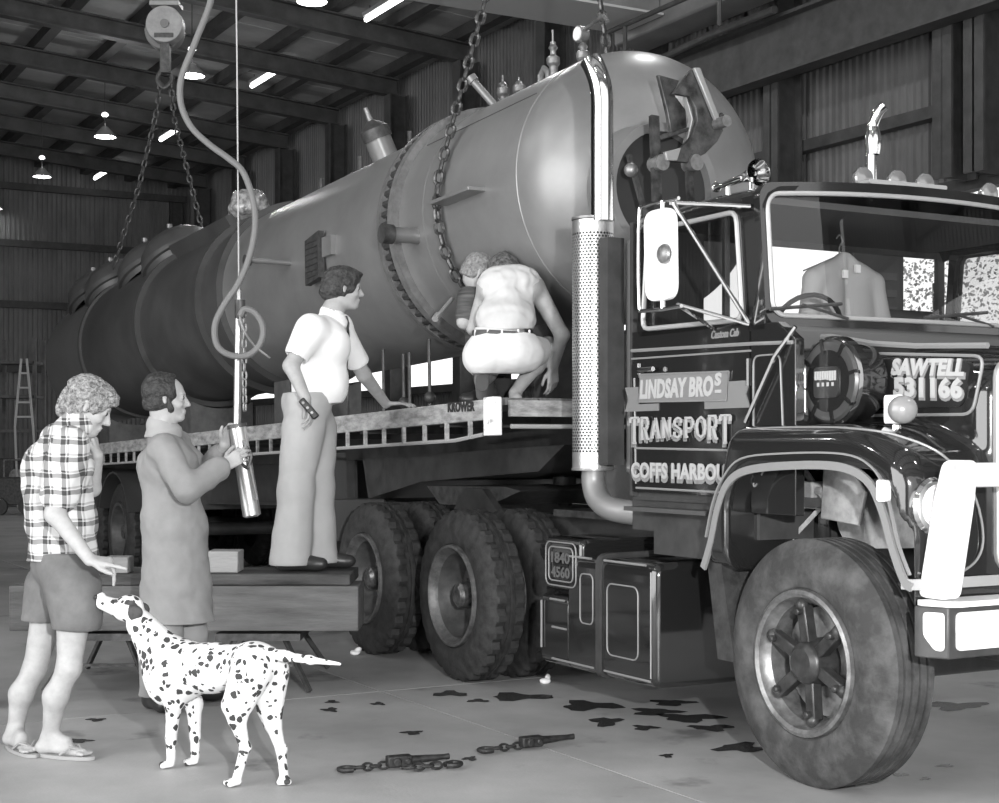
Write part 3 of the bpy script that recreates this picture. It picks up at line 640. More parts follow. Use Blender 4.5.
# ---- chassis, step boxes, exhausts
for y in (.7, 1.64): MB().box(-5.6, .6, y-.04, y+.04, .72, .98).part('chassis_rail', blackf, tr, T)
MB().box(-1.5, -.5, CN+.05, .7, .98, 1.14).part('cab_underframe', blackf, tr, T)
MB().box(-.9, .55, .75, 1.6, .5, 1.3).part('engine', mat('greasy_engine', .07, .5, .3, var=.05, scale=14), tr, T, bevel=.05)
bi = mat('dusty_bracket', .3, .6, var=.1, scale=12)
MB().cyl((-.3, .55, 1.08), (-.3, .85, 1.08), .13, n=24).part('power_steering_drum', bi, tr, T)
MB().prism([(-.2, .95), (.25, .98), (.35, 1.12), (.1, 1.27), (-.2, 1.25)], lambda x, y, a: (x, a, y), .5, .53).part('inner_wing_plate', bi, tr, T)
MB().prism([(-.3, 1.08), (-.06, 1.06), (-.02, 1.2), (-.1, 1.3), (-.28, 1.31)], lambda x, y, a: (x, a, y), .34, .36).part('inner_wing_bracket', bi, tr, T, bevel=.006)
MB().cyl((-.55, .35, 1.19), (-.3, .36, 1.2), .02, n=10).cyl((-.42, .36, 1.28), (-.25, .36, 1.12), .015, n=8).part('steering_pipe', bi, tr, T)
MB().box(-.48, -.34, .33, .42, 1.12, 1.24).part('steering_bracket', bi, tr, T, bevel=.01)
MB().prism([(.55, -.006), (.6, .0), (.612, .03), (.612, .46), (.6, .46), (.598, .04), (.59, .012), (.55, .006)], lambda x, y, a: (x, y, a), .86, .9).part('wing_valance', mat('valance_grey', .35, .4, .2), tr, T)
MB().bar((-.62, .3, .85), (-.33, .55, 1.27), .02, .02).part('wing_stay', steel, tr, T)
MB().prism([(-.62, .45), (-.5, .45), (-.6, .9), (-.7, .9)], lambda x, y, a: (x, a, y), .03, .6).part('mud_flap', rubber, tr, T)
MB().bar((.1, .3, .5), (.1, 2.04, .5), .12, .12).part('front_axle', blackf, tr, T)
bx = MB().prism(roundpoly([(0.0, .25), (0.0, .84), (.62, .86), (.62, .25)], .06, 4), lambda x, y, a: (a, x, y), -1.86, -1.06).part('fuel_tank', black, tr, T, bevel=.03, label='black fuel and step tank with pinstripes')
MB().prism(roundpoly([(0.01, .64), (0.01, .92), (.62, .92), (.62, .64)], .05, 4), lambda x, y, a: (a, x, y), -2.1, -1.73).part('tool_box', black, bx, T, bevel=.02)
MB().prism(roundpoly([(0.01, .25), (0.01, .62), (.62, .62), (.62, .25)], .05, 4), lambda x, y, a: (a, x, y), -2.14, -1.84).part('battery_box', black, bx, T, bevel=.02)
for x in (-1.54,): MB().prism(roundpoly([(-.012, .24), (-.012, .86), (.64, .87), (.64, .24)], .06, 4), lambda q, y, a: (a, q, y), x-.02, x+.02).part('tank_strap', blackf, bx, T)
for P in (rrect(-1.47, -1.2, .37, .72, .04), rrect(-2.06, -1.76, .67, .895, .04), rrect(-2.03, -1.79, .695, .87, .03), rrect(-1.72, -1.6, .5, .75, .03)):
    pin([(x, -.001, z) for x, z in P], True, r=.004, par=bx)
for a_, b_ in (((-1.5, .285), (-1.1, .285)), ((-2.0, .285), (-1.6, .285)), ((-1.5, .83), (-1.14, .83)), ((-1.83, .83), (-1.62, .83)), ((-1.095, .3), (-1.095, .8)), ((-2.11, .33), (-2.11, .58)), ((-2.02, .595), (-1.88, .595)), ((-2.0, .45), (-1.86, .45))):
    pin([(a_[0], .002, a_[1]), (b_[0], .002, b_[1])], r=.006, par=bx)
text('1840', .075, mat('faded_lettering', .09, .6), bx, lambda u, v, d: (-2.0+u, -.003-d, .79+v), off=.002, sx=.18)
text('4560', .075, mat('faded_lettering', .09, .6), bx, lambda u, v, d: (-2.0+u, -.003-d, .715+v), off=.002, sx=.18)
MB().box(-1.4, -.74, .05, .4, 1.08, 1.1).part('cab_step', mat('step_alloy', .12, .4, .5), tr, T)
MB().box(-1.3, -.8, .16, .45, .87, 1.08).part('step_support', blackf, tr, T)
# exhaust stacks
def stack(y, label):
    o = MB().tube(spline([(-1.83, y, 1.28), (-1.83, y, 1.2), (-1.78, y, 1.12), (-1.66, y+.02, 1.07), (-1.45, y+.12, 1.05)], 5), .062, 18).part('exhaust_elbow', mat('dull_elbow', .24, .45, .4), tr, T, label=label)
    MB().tube([(-1.75, y, 2.55)]+spline([(-1.75, y, 3.05), (-1.75, y, 3.18), (-1.755, y-.01, 3.26), (-1.775, y-.025, 3.33), (-1.8, y-.035, 3.38)], 6), .058, 22).part('exhaust_stack', chrome, o, T)
    MB().cyl((-1.835, y, 1.28), (-1.835, y, 2.56), .075, n=20).part('silencer', darksteel, o, T)
    return o
ex = stack(.15, 'chrome exhaust stack elbow')
sh = MB(); nr, nc = 80, 36; R_ = .108; z0, z1 = 1.28, 2.56; dz = (z1-z0)/nr; da = 2*PI/nc; inset = .3
for j in range(nr):
    for i in range(nc):
        solid = j < 5 or j > nr-5 or False
        a0 = da*(i+(.5 if j % 2 else 0)); zz = z0+j*dz
        P = lambda u, v: (-1.835+R_*math.cos(a0+u*da), .15+R_*math.sin(a0+u*da), zz+v*dz)
        if solid: sh.add([P(0, 0), P(1, 0), P(1, 1), P(0, 1)], [(0, 1, 2, 3)]); continue
        o8 = [(0, 0), (.5, 0), (1, 0), (1, .5), (1, 1), (.5, 1), (0, 1), (0, .5)]
        i8 = [(.5+.36*math.cos(t), .5+.38*math.sin(t)) for t in [rad(225+45*k) for k in range(8)]]
        sh.add([P(*q) for q in o8]+[P(*q) for q in i8], [(k, (k+1) % 8, 8+(k+1) % 8, 8+k) for k in range(8)])
sh.part('heat_shield', mat('perforated_chrome', .5, .3, .8), ex, T, ang=60)
for z in (2.57, 1.275): MB().lathe([(0, .112), (.0, .06), (.012, .06), (.012, .112), (0, .112)], (-1.835, .15, z-.006), (0, 0, 1), 32, False).part('shield_cap', steel, ex, T)
MB().box(-1.7, -1.62, .1, .2, 1.3, 2.45).part('stack_bracket', blackf, ex, T)
MB().box(-1.66, -1.54, .22, .5, 1.25, 2.45).part('air_ram', mat('dull_alloy_column', .3, .4, .5), tr, T, bevel=.03)
ex2 = MB().tube([(-1.9, 2.12, 1.3), (-1.9, 2.12, 3.15)]+spline([(-1.9, 2.12, 3.2), (-1.89, 2.125, 3.28), (-1.86, 2.14, 3.35), (-1.83, 2.16, 3.38)], 4), .031, 16).part('far_exhaust_stack', chrome, tr, T, label='farther chrome exhaust stack with cut-off tip')
MB().lathe([(0, .036), (.08, .05), (.16, .036)], (-1.89, 2.125, 3.1), (0, 0, 1), 14, False).part('stack_clamp', chrome, ex2, T)
# ---- bumper and bull bar
bb = MB()
bz = lambda x, y, a: (x, y, a)
BP = [(.645, .0), (.735, .05), (.735, 2.29), (.645, 2.34), (.60, 2.34), (.67, 2.25), (.67, .09), (.61, .0)]
bump = bb.prism(BP, bz, .615, .805).part('bumper', blackf, tr, T, bevel=.006, label='black bumper with white panels')
def wp(poly, x0=.737):
    return MB().prism(poly, lambda y, z, a: (a, y, z), x0-.004, x0+.004).part('white_panel', white, bump, T)
wp(rrect(.085, 1.1, .645, .785, .02)); wp(rrect(1.13, 2.25, .645, .785, .02))
sd = MB().prism(roundpoly([(.012, .70), (.012, .785), (.09, .785), (.09, .645), (.055, .645)], .015, 3), lambda u, z, a: (.645+u*.87+.0+a*.5, .0+u*.49-.002-a*.87, z), 0, .006).part('white_panel', white, bump, T)
MB().prism([(.645, .02), (.735, .06), (.75, .09), (.75, 2.25), (.735, 2.28), (.645, 2.32), (.61, 2.32), (.61, .02)], bz, .805, .825).part('bumper_top', white, bump, T)
def post(y):
    return MB().prism(roundpoly([(.575, .83), (.73, .83), (.80, 1.2), (.815, 1.345), (.70, 1.345), (.655, 1.2)], .035, 4), lambda x, z, a: (x, a, z), y, y+.07).part('bull_bar_post', mat('bull_bar_white', .88, .45), bump, T, bevel=.01, label='white bull bar post')
for y in (.05, 1.0, 2.12): post(y)
MB().prism(rrect(1.245, 1.335, .735, .80, .03), lambda z, x, a: (x, a, z), .05, 2.29).part('bull_bar_beam', mat('bull_bar_white', .88, .45), bump, T)
# ---- wheels
def tyre_mesh(name, R, W_, kind, m, n=96):
    "tyre about the y axis, outer side face at y=0, going to y=W_"
    rb = R*.575
    prof = [(.035, rb, 0), (.012, rb+.02, 0), (.0, rb+.07, 0), (.0, R-.12, 0), (.012, R-.07, 0), (.03, R-.03, 1), (.045, R-.006, 1)]
    if kind == 'rib':
        nb = 5; ww_ = W_-.09
        for i in range(nb):
            a = .045+ww_*i/nb; b_ = .045+ww_*(i+1)/nb
            prof += [(a+.006, R, 0), (b_-.008, R, 0)]+([(b_-.004, R-.018, 0), (b_+.003, R-.018, 0)] if i < nb-1 else [])
    else:
        prof += [(.055, R, 2), (.1, R, 2), (.105, R-.02, 0), (.13, R-.02, 0), (.135, R, 0), (W_/2-.006, R, 3), (W_/2, R-.02, 0), (W_/2+.006, R, 3), (W_-.135, R, 0), (W_-.13, R-.02, 0), (W_-.105, R-.02, 0), (W_-.1, R, 2), (W_-.055, R, 2)]
    prof += [(W_-.045, R-.006, 1), (W_-.03, R-.03, 1), (W_-.012, R-.07, 0), (W_, R-.12, 0), (W_, rb+.07, 0), (W_-.035, rb, 0)]
    rs = []
    for y, r, fl in prof:
        ring = []
        for i in range(n):
            a = 2*PI*i/n; rr = r
            if kind == 'lug' and fl in (1, 2) and (i//1) % 3 == 0: rr -= .022 if fl == 2 else .015
            if kind == 'rib' and fl == 1 and i % 2: rr -= .004
            ring.append((math.sin(a)*rr, y, math.cos(a)*rr))
        rs.append(ring)
    mb = MB(); mb.rings(rs, False, True); return mb.mesh(name, m, ang=28)
RW = .508
ft = tyre_mesh('tyre', RW, .29, 'rib', rubberd); rt_ = tyre_mesh('tyre', RW, .27, 'lug', rubber, 90)
rimm = mat('rim_silver', .2, .38, .6, var=.08, scale=18)
def front_wheel(x, yo, dirn):
    wl = bpy.data.objects.new('front_wheel', ft); C.objects.link(wl); wl.parent = tr; M = RM[tr.name].inverted() @ T @ Matrix.Translation((x, yo, RW)) @ (Matrix.Identity(4) if dirn > 0 else Matrix.Rotation(PI, 4, 'Z')); wl.matrix_basis = M; RM[wl.name] = RM[tr.name] @ M
    F_ = RM[wl.name]
    MB().lathe([(.03, .305), (.0, .3), (-.006, .285), (.004, .27), (.03, .262), (.05, .245), (.16, .24), (.22, .3)], (0, 0, 0), (0, 1, 0), 64, False).part('rim', rimm, wl, F_)
    m_ = MB().lathe([(.0, .02), (0, .06), (.02, .085), (.1, .1), (.16, .1)], (0, .0, 0), (0, 1, 0), 28)
    for k in range(6):
        a = 2*PI*(k+.5)/6+rad(8); d = Vector((math.cos(a), 0, math.sin(a))); m_.bar(d*.05+Vector((0, .06, 0)), d*.235+Vector((0, .05, 0)), .052, .05, (0, 1, 0))
        m_.cyl(d*.21+Vector((0, .035, 0)), d*.21+Vector((0, .0, 0)), .016, n=8).sph(d*.235+Vector((0, .04, 0)), .03, 10)
    m_.part('spoke_hub', mat('dark_hub', .04, .4, .3, var=.02, scale=20), wl, F_, bevel=.006)
    MB().cyl((0, .13, 0), (0, .2, 0), .225, n=40).part('brake_drum', mat('dusty_drum', .17, .6, .3, var=.1, scale=10), wl, F_)
    return wl
front_wheel(-.03, 0.0, 1); front_wheel(-.03, 2.34, -1)
def rear_wheel(x, yo, dirn, inner):
    wl = bpy.data.objects.new('rear_wheel', rt_); C.objects.link(wl); wl.parent = tr; M = RM[tr.name].inverted() @ T @ Matrix.Translation((x, yo, RW)) @ (Matrix.Identity(4) if dirn > 0 else Matrix.Rotation(PI, 4, 'Z')) @ Matrix.Rotation(x, 4, 'Y'); wl.matrix_basis = M; RM[wl.name] = RM[tr.name] @ M
    F_ = RM[wl.name]
    MB().lathe([(.03, .305), (-.002, .3), (-.006, .286), (.006, .275), (.03, .268), (.05, .25)], (0, 0, 0), (0, 1, 0), 56, False).part('rim', mat('dull_rim', .12, .45, .4, var=.05, scale=18), wl, F_)
    if not inner:
        MB().lathe([(.045, .25), (.12, .235), (.19, .21), (.2, .13), (.16, .11), (.155, .0)], (0, 0, 0), (0, 1, 0), 40, False).part('wheel_disc', mat('dull_wheel_disc', .075, .45, .2, var=.03, scale=9), wl, F_)
        m_ = MB().lathe([(-.0, .0), (0, .05), (.02, .075), (.16, .085)], (0, .04, 0), (0, 1, 0), 20)
        for k in range(10):
            a = 2*PI*k/10; m_.cyl((math.cos(a)*.135, .2, math.sin(a)*.135), (math.cos(a)*.135, .165, math.sin(a)*.135), .013, n=6)
        m_.part('hub', mat('oily_hub', .12, .3, .6, var=.08, scale=30), wl, F_)
    return wl
for x in (-3.17, -4.47):
    rear_wheel(x, .0, 1, False); rear_wheel(x, .33, 1, True); rear_wheel(x, 2.34, -1, False); rear_wheel(x, 2.01, -1, True)
    MB().cyl((x, .3, RW), (x, 2.04, RW), .08, n=14).sph((x, 1.17, RW), .2, 16).part('drive_axle', blackf, tr, T)
    MB().box(x-.45, x+.45, .62, .7, RW+.12, RW+.18).part('leaf_spring', blackf, tr, T)
MB().prism([(-4.3, 1.0), (-3.6, 1.02), (-3.2, 1.12), (-3.4, 1.14), (-4.5, 1.12)], lambda x, y, a: (x, a, y), .5, 1.84).part('fifth_wheel', darksteel, tr, T)
MB().prism([(-4.0, .98), (-3.4, .98), (-3.6, 1.12), (-3.85, 1.12)], lambda x, y, a: (x, a, y), .45, .5).part('fifth_wheel_bracket', blackf, tr, T)
MB().box(-2.9, -1.6, .55, 1.8, .98, 1.02).part('deck_plate', darksteel, tr, T)
MB().box(-2.3, -1.62, .5, 1.85, 1.02, 1.32).part('frame_cabinet', mat('grey_cabinet', .06, .5, var=.02), tr, T, bevel=.02)
for k in range(3): MB().tube(spline([(-1.55, 1.0+.1*k, 1.6), (-1.9, 1.0+.1*k, 1.25+.05*k), (-2.3, 1.05+.08*k, 1.35)], 6), .015, 8).part('brake_hose', rubber, tr, T)
# ================================================================== THE TANK (frame K: axis along x at y = 1.2, z = 3.04)
TY, TZ, TR = 1.2, 3.04, .83
tk = thing('pressure_tank', 'huge riveted-flange steel pressure vessel lying on the flatbed trailer', 'tank', K, (-9, TY, TZ-TR))
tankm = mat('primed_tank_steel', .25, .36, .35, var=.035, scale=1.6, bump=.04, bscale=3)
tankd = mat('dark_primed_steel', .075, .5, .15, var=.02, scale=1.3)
def tp(x, a, r=TR):      # angle a from the top towards the camera side, in degrees
    return Vector((x, TY-math.sin(rad(a))*r, TZ+math.cos(rad(a))*r))
HD = .65
prof = [(-8.5, TR)]+[(x, TR) for x in (-7, -5.5, -4.95)]
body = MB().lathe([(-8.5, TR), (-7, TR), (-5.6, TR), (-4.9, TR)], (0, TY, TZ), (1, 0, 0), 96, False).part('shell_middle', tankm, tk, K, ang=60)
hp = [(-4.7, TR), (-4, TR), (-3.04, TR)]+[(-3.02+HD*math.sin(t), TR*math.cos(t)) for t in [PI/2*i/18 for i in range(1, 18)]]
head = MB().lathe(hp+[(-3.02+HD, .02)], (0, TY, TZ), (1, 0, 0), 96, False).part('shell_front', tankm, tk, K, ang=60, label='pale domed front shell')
for x in (-3.03,): MB().lathe([(x-.006, TR-.002), (x, TR+.0035), (x+.006, TR-.002)], (0, TY, TZ), (1, 0, 0), 96, False).part('weld_seam', tankm, tk, K, ang=80)
MB().lathe([(-4.3-.006, TR-.002), (-4.3, TR+.003), (-4.3+.006, TR-.002)], (0, TY, TZ), (1, 0, 0), 96, False).part('weld_seam', tankm, tk, K, ang=80)
MB().tube([tp(-4.6, 50, TR+.001), tp(-3.1, 50, TR+.001)], .004, 5).part('weld_seam', tankd, tk, K)
rear = [(-15.8-.6*math.sin(t), TR*math.cos(t)) for t in [PI/2*i/12 for i in range(11, 0, -1)]]
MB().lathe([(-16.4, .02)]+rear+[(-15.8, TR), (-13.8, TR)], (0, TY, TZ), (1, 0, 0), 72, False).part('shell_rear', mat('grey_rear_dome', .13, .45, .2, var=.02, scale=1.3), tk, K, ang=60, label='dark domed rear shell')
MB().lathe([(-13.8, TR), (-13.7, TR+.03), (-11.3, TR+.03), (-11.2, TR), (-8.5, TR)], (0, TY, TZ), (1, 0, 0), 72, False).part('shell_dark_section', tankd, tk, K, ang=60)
for x in (-8.5, -9.15, -11.25, -13.75): MB().lathe([(x-.04, TR), (x-.04, TR+.06), (x+.04, TR+.06), (x+.04, TR)], (0, TY, TZ), (1, 0, 0), 72, False).part('stiffener_ring', tankd, tk, K)
# main bolted flange
fl = MB().lathe([(-4.93, TR-.01), (-4.93, TR+.055), (-4.86, TR+.06), (-4.86, TR+.0), (-4.74, TR+.0), (-4.74, TR+.06), (-4.67, TR+.055), (-4.67, TR-.01)], (0, TY, TZ), (1, 0, 0), 96, False).part('body_flange', mat('flange_steel', .2, .5, .4, var=.05, scale=14), tk, K)
bolt = MB().cyl((-.075, 0, 0), (.075, 0, 0), .026, n=6).cyl((-.14, 0, 0), (-.095, 0, 0), .024, n=6).cyl((-.16, 0, 0), (.06, 0, 0), .009, n=6).mesh('flange_bolt', darksteel)
Kr = RM[tk.name].inverted() @ K
for i in range(72):
    piece('flange_bolt', bolt, fl, Kr @ Matrix.Translation((-4.8, TY, TZ)) @ Matrix.Rotation(2*PI*i/72, 4, 'X') @ Matrix.Translation((0, 0, TR+.03)))
# lifting lug plates and pipe stubs on the near side
MB().box(-3.95, -3.42, .25, .45, 3.02, 3.045).part('lug_shelf', tankm, tk, K, bevel=.004)
MB().cyl((-4.42, .5, 2.9), (-4.42, .18, 2.9), .052, n=20).part('pipe_stub', tankm, tk, K)
MB().cyl((-4.42, .2, 2.9), (-4.42, .12, 2.9), .066, n=20).part('stub_cap', darksteel, tk, K)
MB().cyl((-6.75, .5, 3.05), (-6.75, .02, 3.05), .022, n=12).part('pipe_stub', tankm, tk, K)
MB().cyl((-6.75, .03, 3.05), (-6.75, -.02, 3.05), .045, n=12).part('stub_cap', darksteel, tk, K)
pl_ = MB().prism([(-6.28, 2.8), (-6.0, 2.83), (-6.0, 3.19), (-6.28, 3.15)], lambda x, z, a: (x, a, z), .31, .36).part('louvre_plate', darksteel, tk, K)
for i in range(7): MB().box(-6.26, -6.02, .303, .31, 2.85+.045*i, 2.856+.045*i).part('louvre_slat', blackf, pl_, K)
MB().box(-5.98, -5.8, .33, .4, 2.98, 3.13).part('name_bracket', tankm, tk, K)
# top fittings
b0_ = tp(-6.42, 6, TR-.04); dr_ = Vector((0, -.4, .9)).normalized(); rv = MB().cyl(b0_, b0_+dr_*.26, .11, n=24).part('relief_nozzle', tankm, tk, K, label='leaning relief nozzle')
a0, a1 = b0_+dr_*.25, b0_+dr_*.4; MB().lathe([(0, .125), (.09, .12), (.13, .07), (.16, .03)], a0, a1-a0, 22).part('nozzle_cap', darksteel, rv, K)
a0, a1 = b0_+dr_*.4, b0_+dr_*.52; MB().cyl(a0, a1, .028, .02, 12).part('cap_stem', steel, rv, K)
MB().cyl(tp(-4.4, 13, TR-.02), tp(-4.5, 18, TR+.22), .028, n=14).cyl(tp(-4.495, 17.8, TR+.21), tp(-4.51, 18.2, TR+.25), .04, n=14).part('inclined_pipe', tankm, tk, K)
def valve(x, a, h, label=None):
    p = tp(x, a, TR-.02); z = Vector((0, 0, 1)); v_ = MB().cyl(p, p+z*h*.45, .03, n=12).lathe([(0, .03), (.02, .045), (.06, .045), (.08, .02)], p+z*h*.4, (0, 0, 1), 14).part('valve_body', steel, tk, K, label=label)
    MB().cyl(p+z*h*.5, p+z*h*.8, .02, n=10).cyl(p+z*h*.8, p+z*h, .007, n=8).lathe([(0, .02), (.02, .032), (.04, .02)], p+z*h*.66, (0, 0, 1), 12).part('valve_stem', mat('brass_grey', .45, .3, .9), v_, K)
    return v_
valve(-4.5, 6, .26); valve(-3.9, 2, .42); valve(-4.32, 4, .2); 
g_ = valve(-3.57, 0, .3)
gp = tp(-3.57, 0, TR+.28); MB().cyl(gp+Vector((.0, -.04, 0)), gp+Vector((0, .02, 0)), .055, n=22).part('gauge_case', steel, g_, K)
MB().cyl(gp+Vector((0.0, -.048, 0)), gp+Vector((0, -.038, 0)), .045, n=22).part('gauge_dial', white, g_, K)
MB().tube([gp+Vector((.05, 0, .03)), gp+Vector((.25, 0, .05)), gp+Vector((.3, 0, .0))], .014, 8).part('gauge_pipe', steel, g_, K)
lp = tp(-4.02, 2, TR); MB().tube([lp+Vector((0, .0, 0)), lp+Vector((-.05, 0, .08)), lp+Vector((-.05, 0, .13)), lp+Vector((0, 0, .17)), lp+Vector((.05, 0, .13)), lp+Vector((.05, 0, .08)), lp], .022, 8).part('lifting_eye', tankm, tk, K)
MB().cyl(tp(-8.1, 0, TR-.01), tp(-8.1, 0, TR+.2), .025, n=8).part('short_stub', darksteel, tk, K)
MB().cyl(tp(-7.2, 0, TR-.01), tp(-7.2, 0, TR+.22), .025, n=8).part('short_stub', darksteel, tk, K)
MB().cyl(tp(-6.2, 0, TR-.01), tp(-6.2, 0, TR+.22), .02, n=8).part('short_stub', darksteel, tk, K)
# saddle wrapper on the top and manway covers behind it
sw_ = MB(); rs = []
for x in (-11.6, -9.35): 
    rs.append([tp(x, a, TR+.16) for a in range(-30, 31, 5)]+[tp(x, a, TR+.0) for a in range(30, -31, -5)])
sw_.rings(rs).part('saddle_plate', tankd, tk, K)
def manway(x, a, r, lab=None):
    p = tp(x, a, TR-.12); d = ((tp(x, a, 2)-tp(x, a, 1))+Vector((-.45, 0, 0))).normalized()
    o = MB().lathe([(0, r*.9), (.06, r*.93), (.07, r), (.12, r), (.13, r*.96), (.25, r*.9), (.36, r*.68), (.42, r*.36), (.435, .01)], p, d, 36, False).part('manway_cover', mat('cover_grey', .085, .45, .2, var=.02, scale=3), tk, K)
    q = p+d*.36+Vector((-.02, 0, 0)); MB().cyl(q, q+Vector((-.04, -.03, .17)), .022, n=10).cyl(q+Vector((-.04, -.03, .16)), q+Vector((-.04, -.03, .2)), .035, n=10).part('cover_bolt', steel, o, K)
for x in (-11.6, -12.6, -14.2, -15.1): manway(x, 16, .48)
wrapm = mat('crumpled_plastic', .3, .12, 0, var=.2, scale=16, bump=1., bscale=18, coat=1.)
ws = SD((-10.1, .45, 3.75), (-9.0, 1.45, 4.4), .02)
ws.ell((-9.35, .95, 4.02), (.2, .2, .17), .02).cone((-9.95, .95, 3.93), (-9.4, .95, 4.08), .06, .1, .1).noise(.02, 22, 3)
ws.obj('wrapped_valve', wrapm, tk, K, 'plastic wrapped valve')
# manway and closure gear on the front dome
def on(px, py, x):
    u = (px-CX)/FP; Dp = (x+1.242*FX+6.1*FY)/(u*FX+FY); return Vector((x, (u*Dp-1.242)*LX+(Dp-6.1)*LY, CZ+(HY-py)/FP*Dp))
gear = mat('dark_closure_gear', .07, .45, .5, var=.05, scale=12)
geard = mat('manway_inside', .03, .6)
mc = Vector((-2.5, .93, 2.86))
mn = MB().lathe([(0, .4), (.2, .38), (.2, .33), (-.1, .33)], mc, (1, 0, 0), 48, False).part('manway_neck', tankm, tk, T)
MB().cyl(mc+Vector((.12, 0, 0)), mc+Vector((.14, 0, 0)), .335, n=40).part('manway_dark_mouth', geard, mn, T)
def plate(pts, x, th, nm, m=gear, par=None, bev=.004):
    P = [on(px, py, x) for px, py in pts]
    return MB().prism([(p.y, p.z) for p in P], lambda y, z, a: (a, y, z), x-th, x+th).part(nm, m, par or tk, T, bevel=bev)
dv = plate([(672, 94), (690, 70), (700, 69), (717, 118), (722, 131), (716, 142), (704, 154), (686, 163), (664, 161), (661, 152), (680, 148), (691, 136), (696, 121), (694, 108), (688, 97)], -1.95, .014, 'closure_arm')
plate([(693, 68), (699, 68), (722, 127), (717, 127)], -1.92, .012, 'arm_rib', mat('light_gear_edge', .35, .4, .5), dv)
plate([(664, 152), (680, 148), (676, 161), (666, 161)], -1.92, .012, 'arm_pad', mat('light_gear_edge', .35, .4, .5), dv)
plate([(684, 97), (694, 97), (697, 120), (688, 140), (684, 145), (690, 120)], -2.03, .02, 'arm_inner_plate', mat('light_gear_edge', .35, .4, .5), dv)
p = on(717, 124, -1.93); MB().cyl(p+Vector((-.06, 0, 0)), p+Vector((.09, 0, 0)), .032, n=14).part('arm_pivot', steel, dv, T)
p = on(722, 114, -1.93); MB().bar(p, on(714, 126, -1.93), .02, .02).part('arm_pin', darksteel, dv, T)
hg = plate([(657, 75), (678, 81), (672, 94), (684, 110), (686, 131), (670, 134), (666, 112)], -2.12, .015, 'hinge_bracket')
plate([(656, 136), (686, 128), (686, 132), (658, 141)], -2.05, .03, 'hinge_strap', gear, hg)
for (x0, y0, x1, y1, wd) in ((654, 116, 657, 204, .05), (688, 160, 691, 206, .035)):
    a, b_ = on(x0, y0, -2.0), on(x1, y1, -1.95); r_ = MB().bar(a, b_, wd, .03, (1, 0, 0)).part('swing_bolt', gear, tk, T)
    c = on((x0+x1)/2+1, 164, -1.98); MB().cyl(c+Vector((-.03, 0, 0)), c+Vector((.06, 0, 0)), .045, n=14).part('swing_nut', steel, r_, T)
MB().bar(on(629, 155, -2.2), on(650, 232, -2.1), .03, .02, (1, 0, 0)).part('brace', gear, tk, T)
p = on(631, 170, -2.15); MB().sph(p, .04, 12).part('brace_knob', steel, tk, T)
# cradles between tank and deck
cradm = mat('cradle_timber', .1, .7, var=.03, scale=6)
for x, hw, lab in ((-3.55, .09, 'dark timber cradle under the tank front behind the crouching men'), (-8.2, .2, 'timber cradle under the tank behind the white shirt man'), (-11.2, .25, 'timber cradle under the middle of the tank'), (-14.6, .25, 'timber cradle under the tank rear')):
    c_ = thing('cradle', lab, 'cradle', D, (x, TY, 1.68))
    zz = lambda y: TZ-math.sqrt(max(TR**2-(y-TY)**2, 0))-.05-.012*abs(x+2)
    ys = np.linspace(.85, 1.55, 9)
    MB().prism([(.85, 1.68), (1.55, 1.68)]+[(y, max(1.75, zz(y)-.005)) for y in ys[::-1]], lambda y, z, a: (a, y, z), x-hw, x+hw).part('saddle_block', cradm, c_, D)
    MB().box(x-hw-.06, x+hw+.06, .7, 1.7, 1.68, 1.74).part('sole_plate', darksteel, c_, D)
# ================================================================== THE TRAILER (frame D)
tl_ = thing('flatbed_trailer', 'long flatbed semi-trailer with ribbed side rail and painted corner post', 'trailer', D, (-10, 1.2, 0))
railm = mat('worn_rail_paint', .3, .7, var=.14, scale=9, stretch=(1, 1, 3))
postm = mat('chipped_white_post', .8, .6, var=.2, scale=16, g2=.35, thr=(.56, .68))
MB().box(-14.9, -2.46, -.1, -.04, 1.555, 1.668).part('side_rail', railm, tl_, D, bevel=.006)
MB().box(-14.9, -2.46, 2.44, 2.5, 1.53, 1.665).part('side_rail', railm, tl_, D)
for x in np.arange(-2.75, -14.8, -.292):
    MB().box(x-.013, x+.013, -.098, -.08, 1.455, 1.556).part('rail_bracket', railm, tl_, D)
MB().tube([(-14.9, -.085, 1.452), (-2.95, -.085, 1.452), (-2.6, -.085, 1.475)], .012, 6).part('rope_rail', mat('rope_rail_paint', .35, .6), tl_, D)
MB().box(-2.54, -2.43, -.12, -.06, 1.465, 1.677).part('corner_post', postm, tl_, D, bevel=.006, label='chipped white corner post')
MB().box(-2.47, -2.44, .0, 2.5, 1.57, 1.66).part('front_rail', railm, tl_, D)
MB().cyl((-2.44, .0, 1.515), (-2.44, 2.5, 1.515), .013, n=8).part('front_bar', mat('rope_rail_paint', .35, .6), tl_, D)
plank = MB().box(-6.17, 6.17, -.103, .103, -.02, .02).mesh('deck_board', mat('deck_timber', .14, .8, var=.05, scale=4, stretch=(.3, 6, 6)))
for i in range(11): piece('deck_board', plank, tl_, RM[tl_.name].inverted() @ D @ Matrix.Translation((-8.65, .06+.223*i+.03, 1.655)))
for y in (.75, 1.65): MB().box(-14.8, -2.7, y-.06, y+.06, 1.4, 1.6).box(-14.8, -6.3, y-.012, y+.012, 1.05, 1.4).box(-14.8, -6.3, y-.07, y+.07, 1.03, 1.05).part('main_beam', blackf, tl_, D)
for x in np.arange(-3.2, -14.8, -1.17): MB().box(x-.03, x+.03, -.04, 2.44, 1.54, 1.63).part('cross_member', blackf, tl_, D)
MB().prism([(-5.6, 1.4), (-2.7, 1.42), (-3.0, 1.27), (-4.6, 1.22), (-5.5, 1.1)], lambda x, z, a: (x, a, z), .5, 1.9).part('gooseneck_plate', blackf, tl_, D)
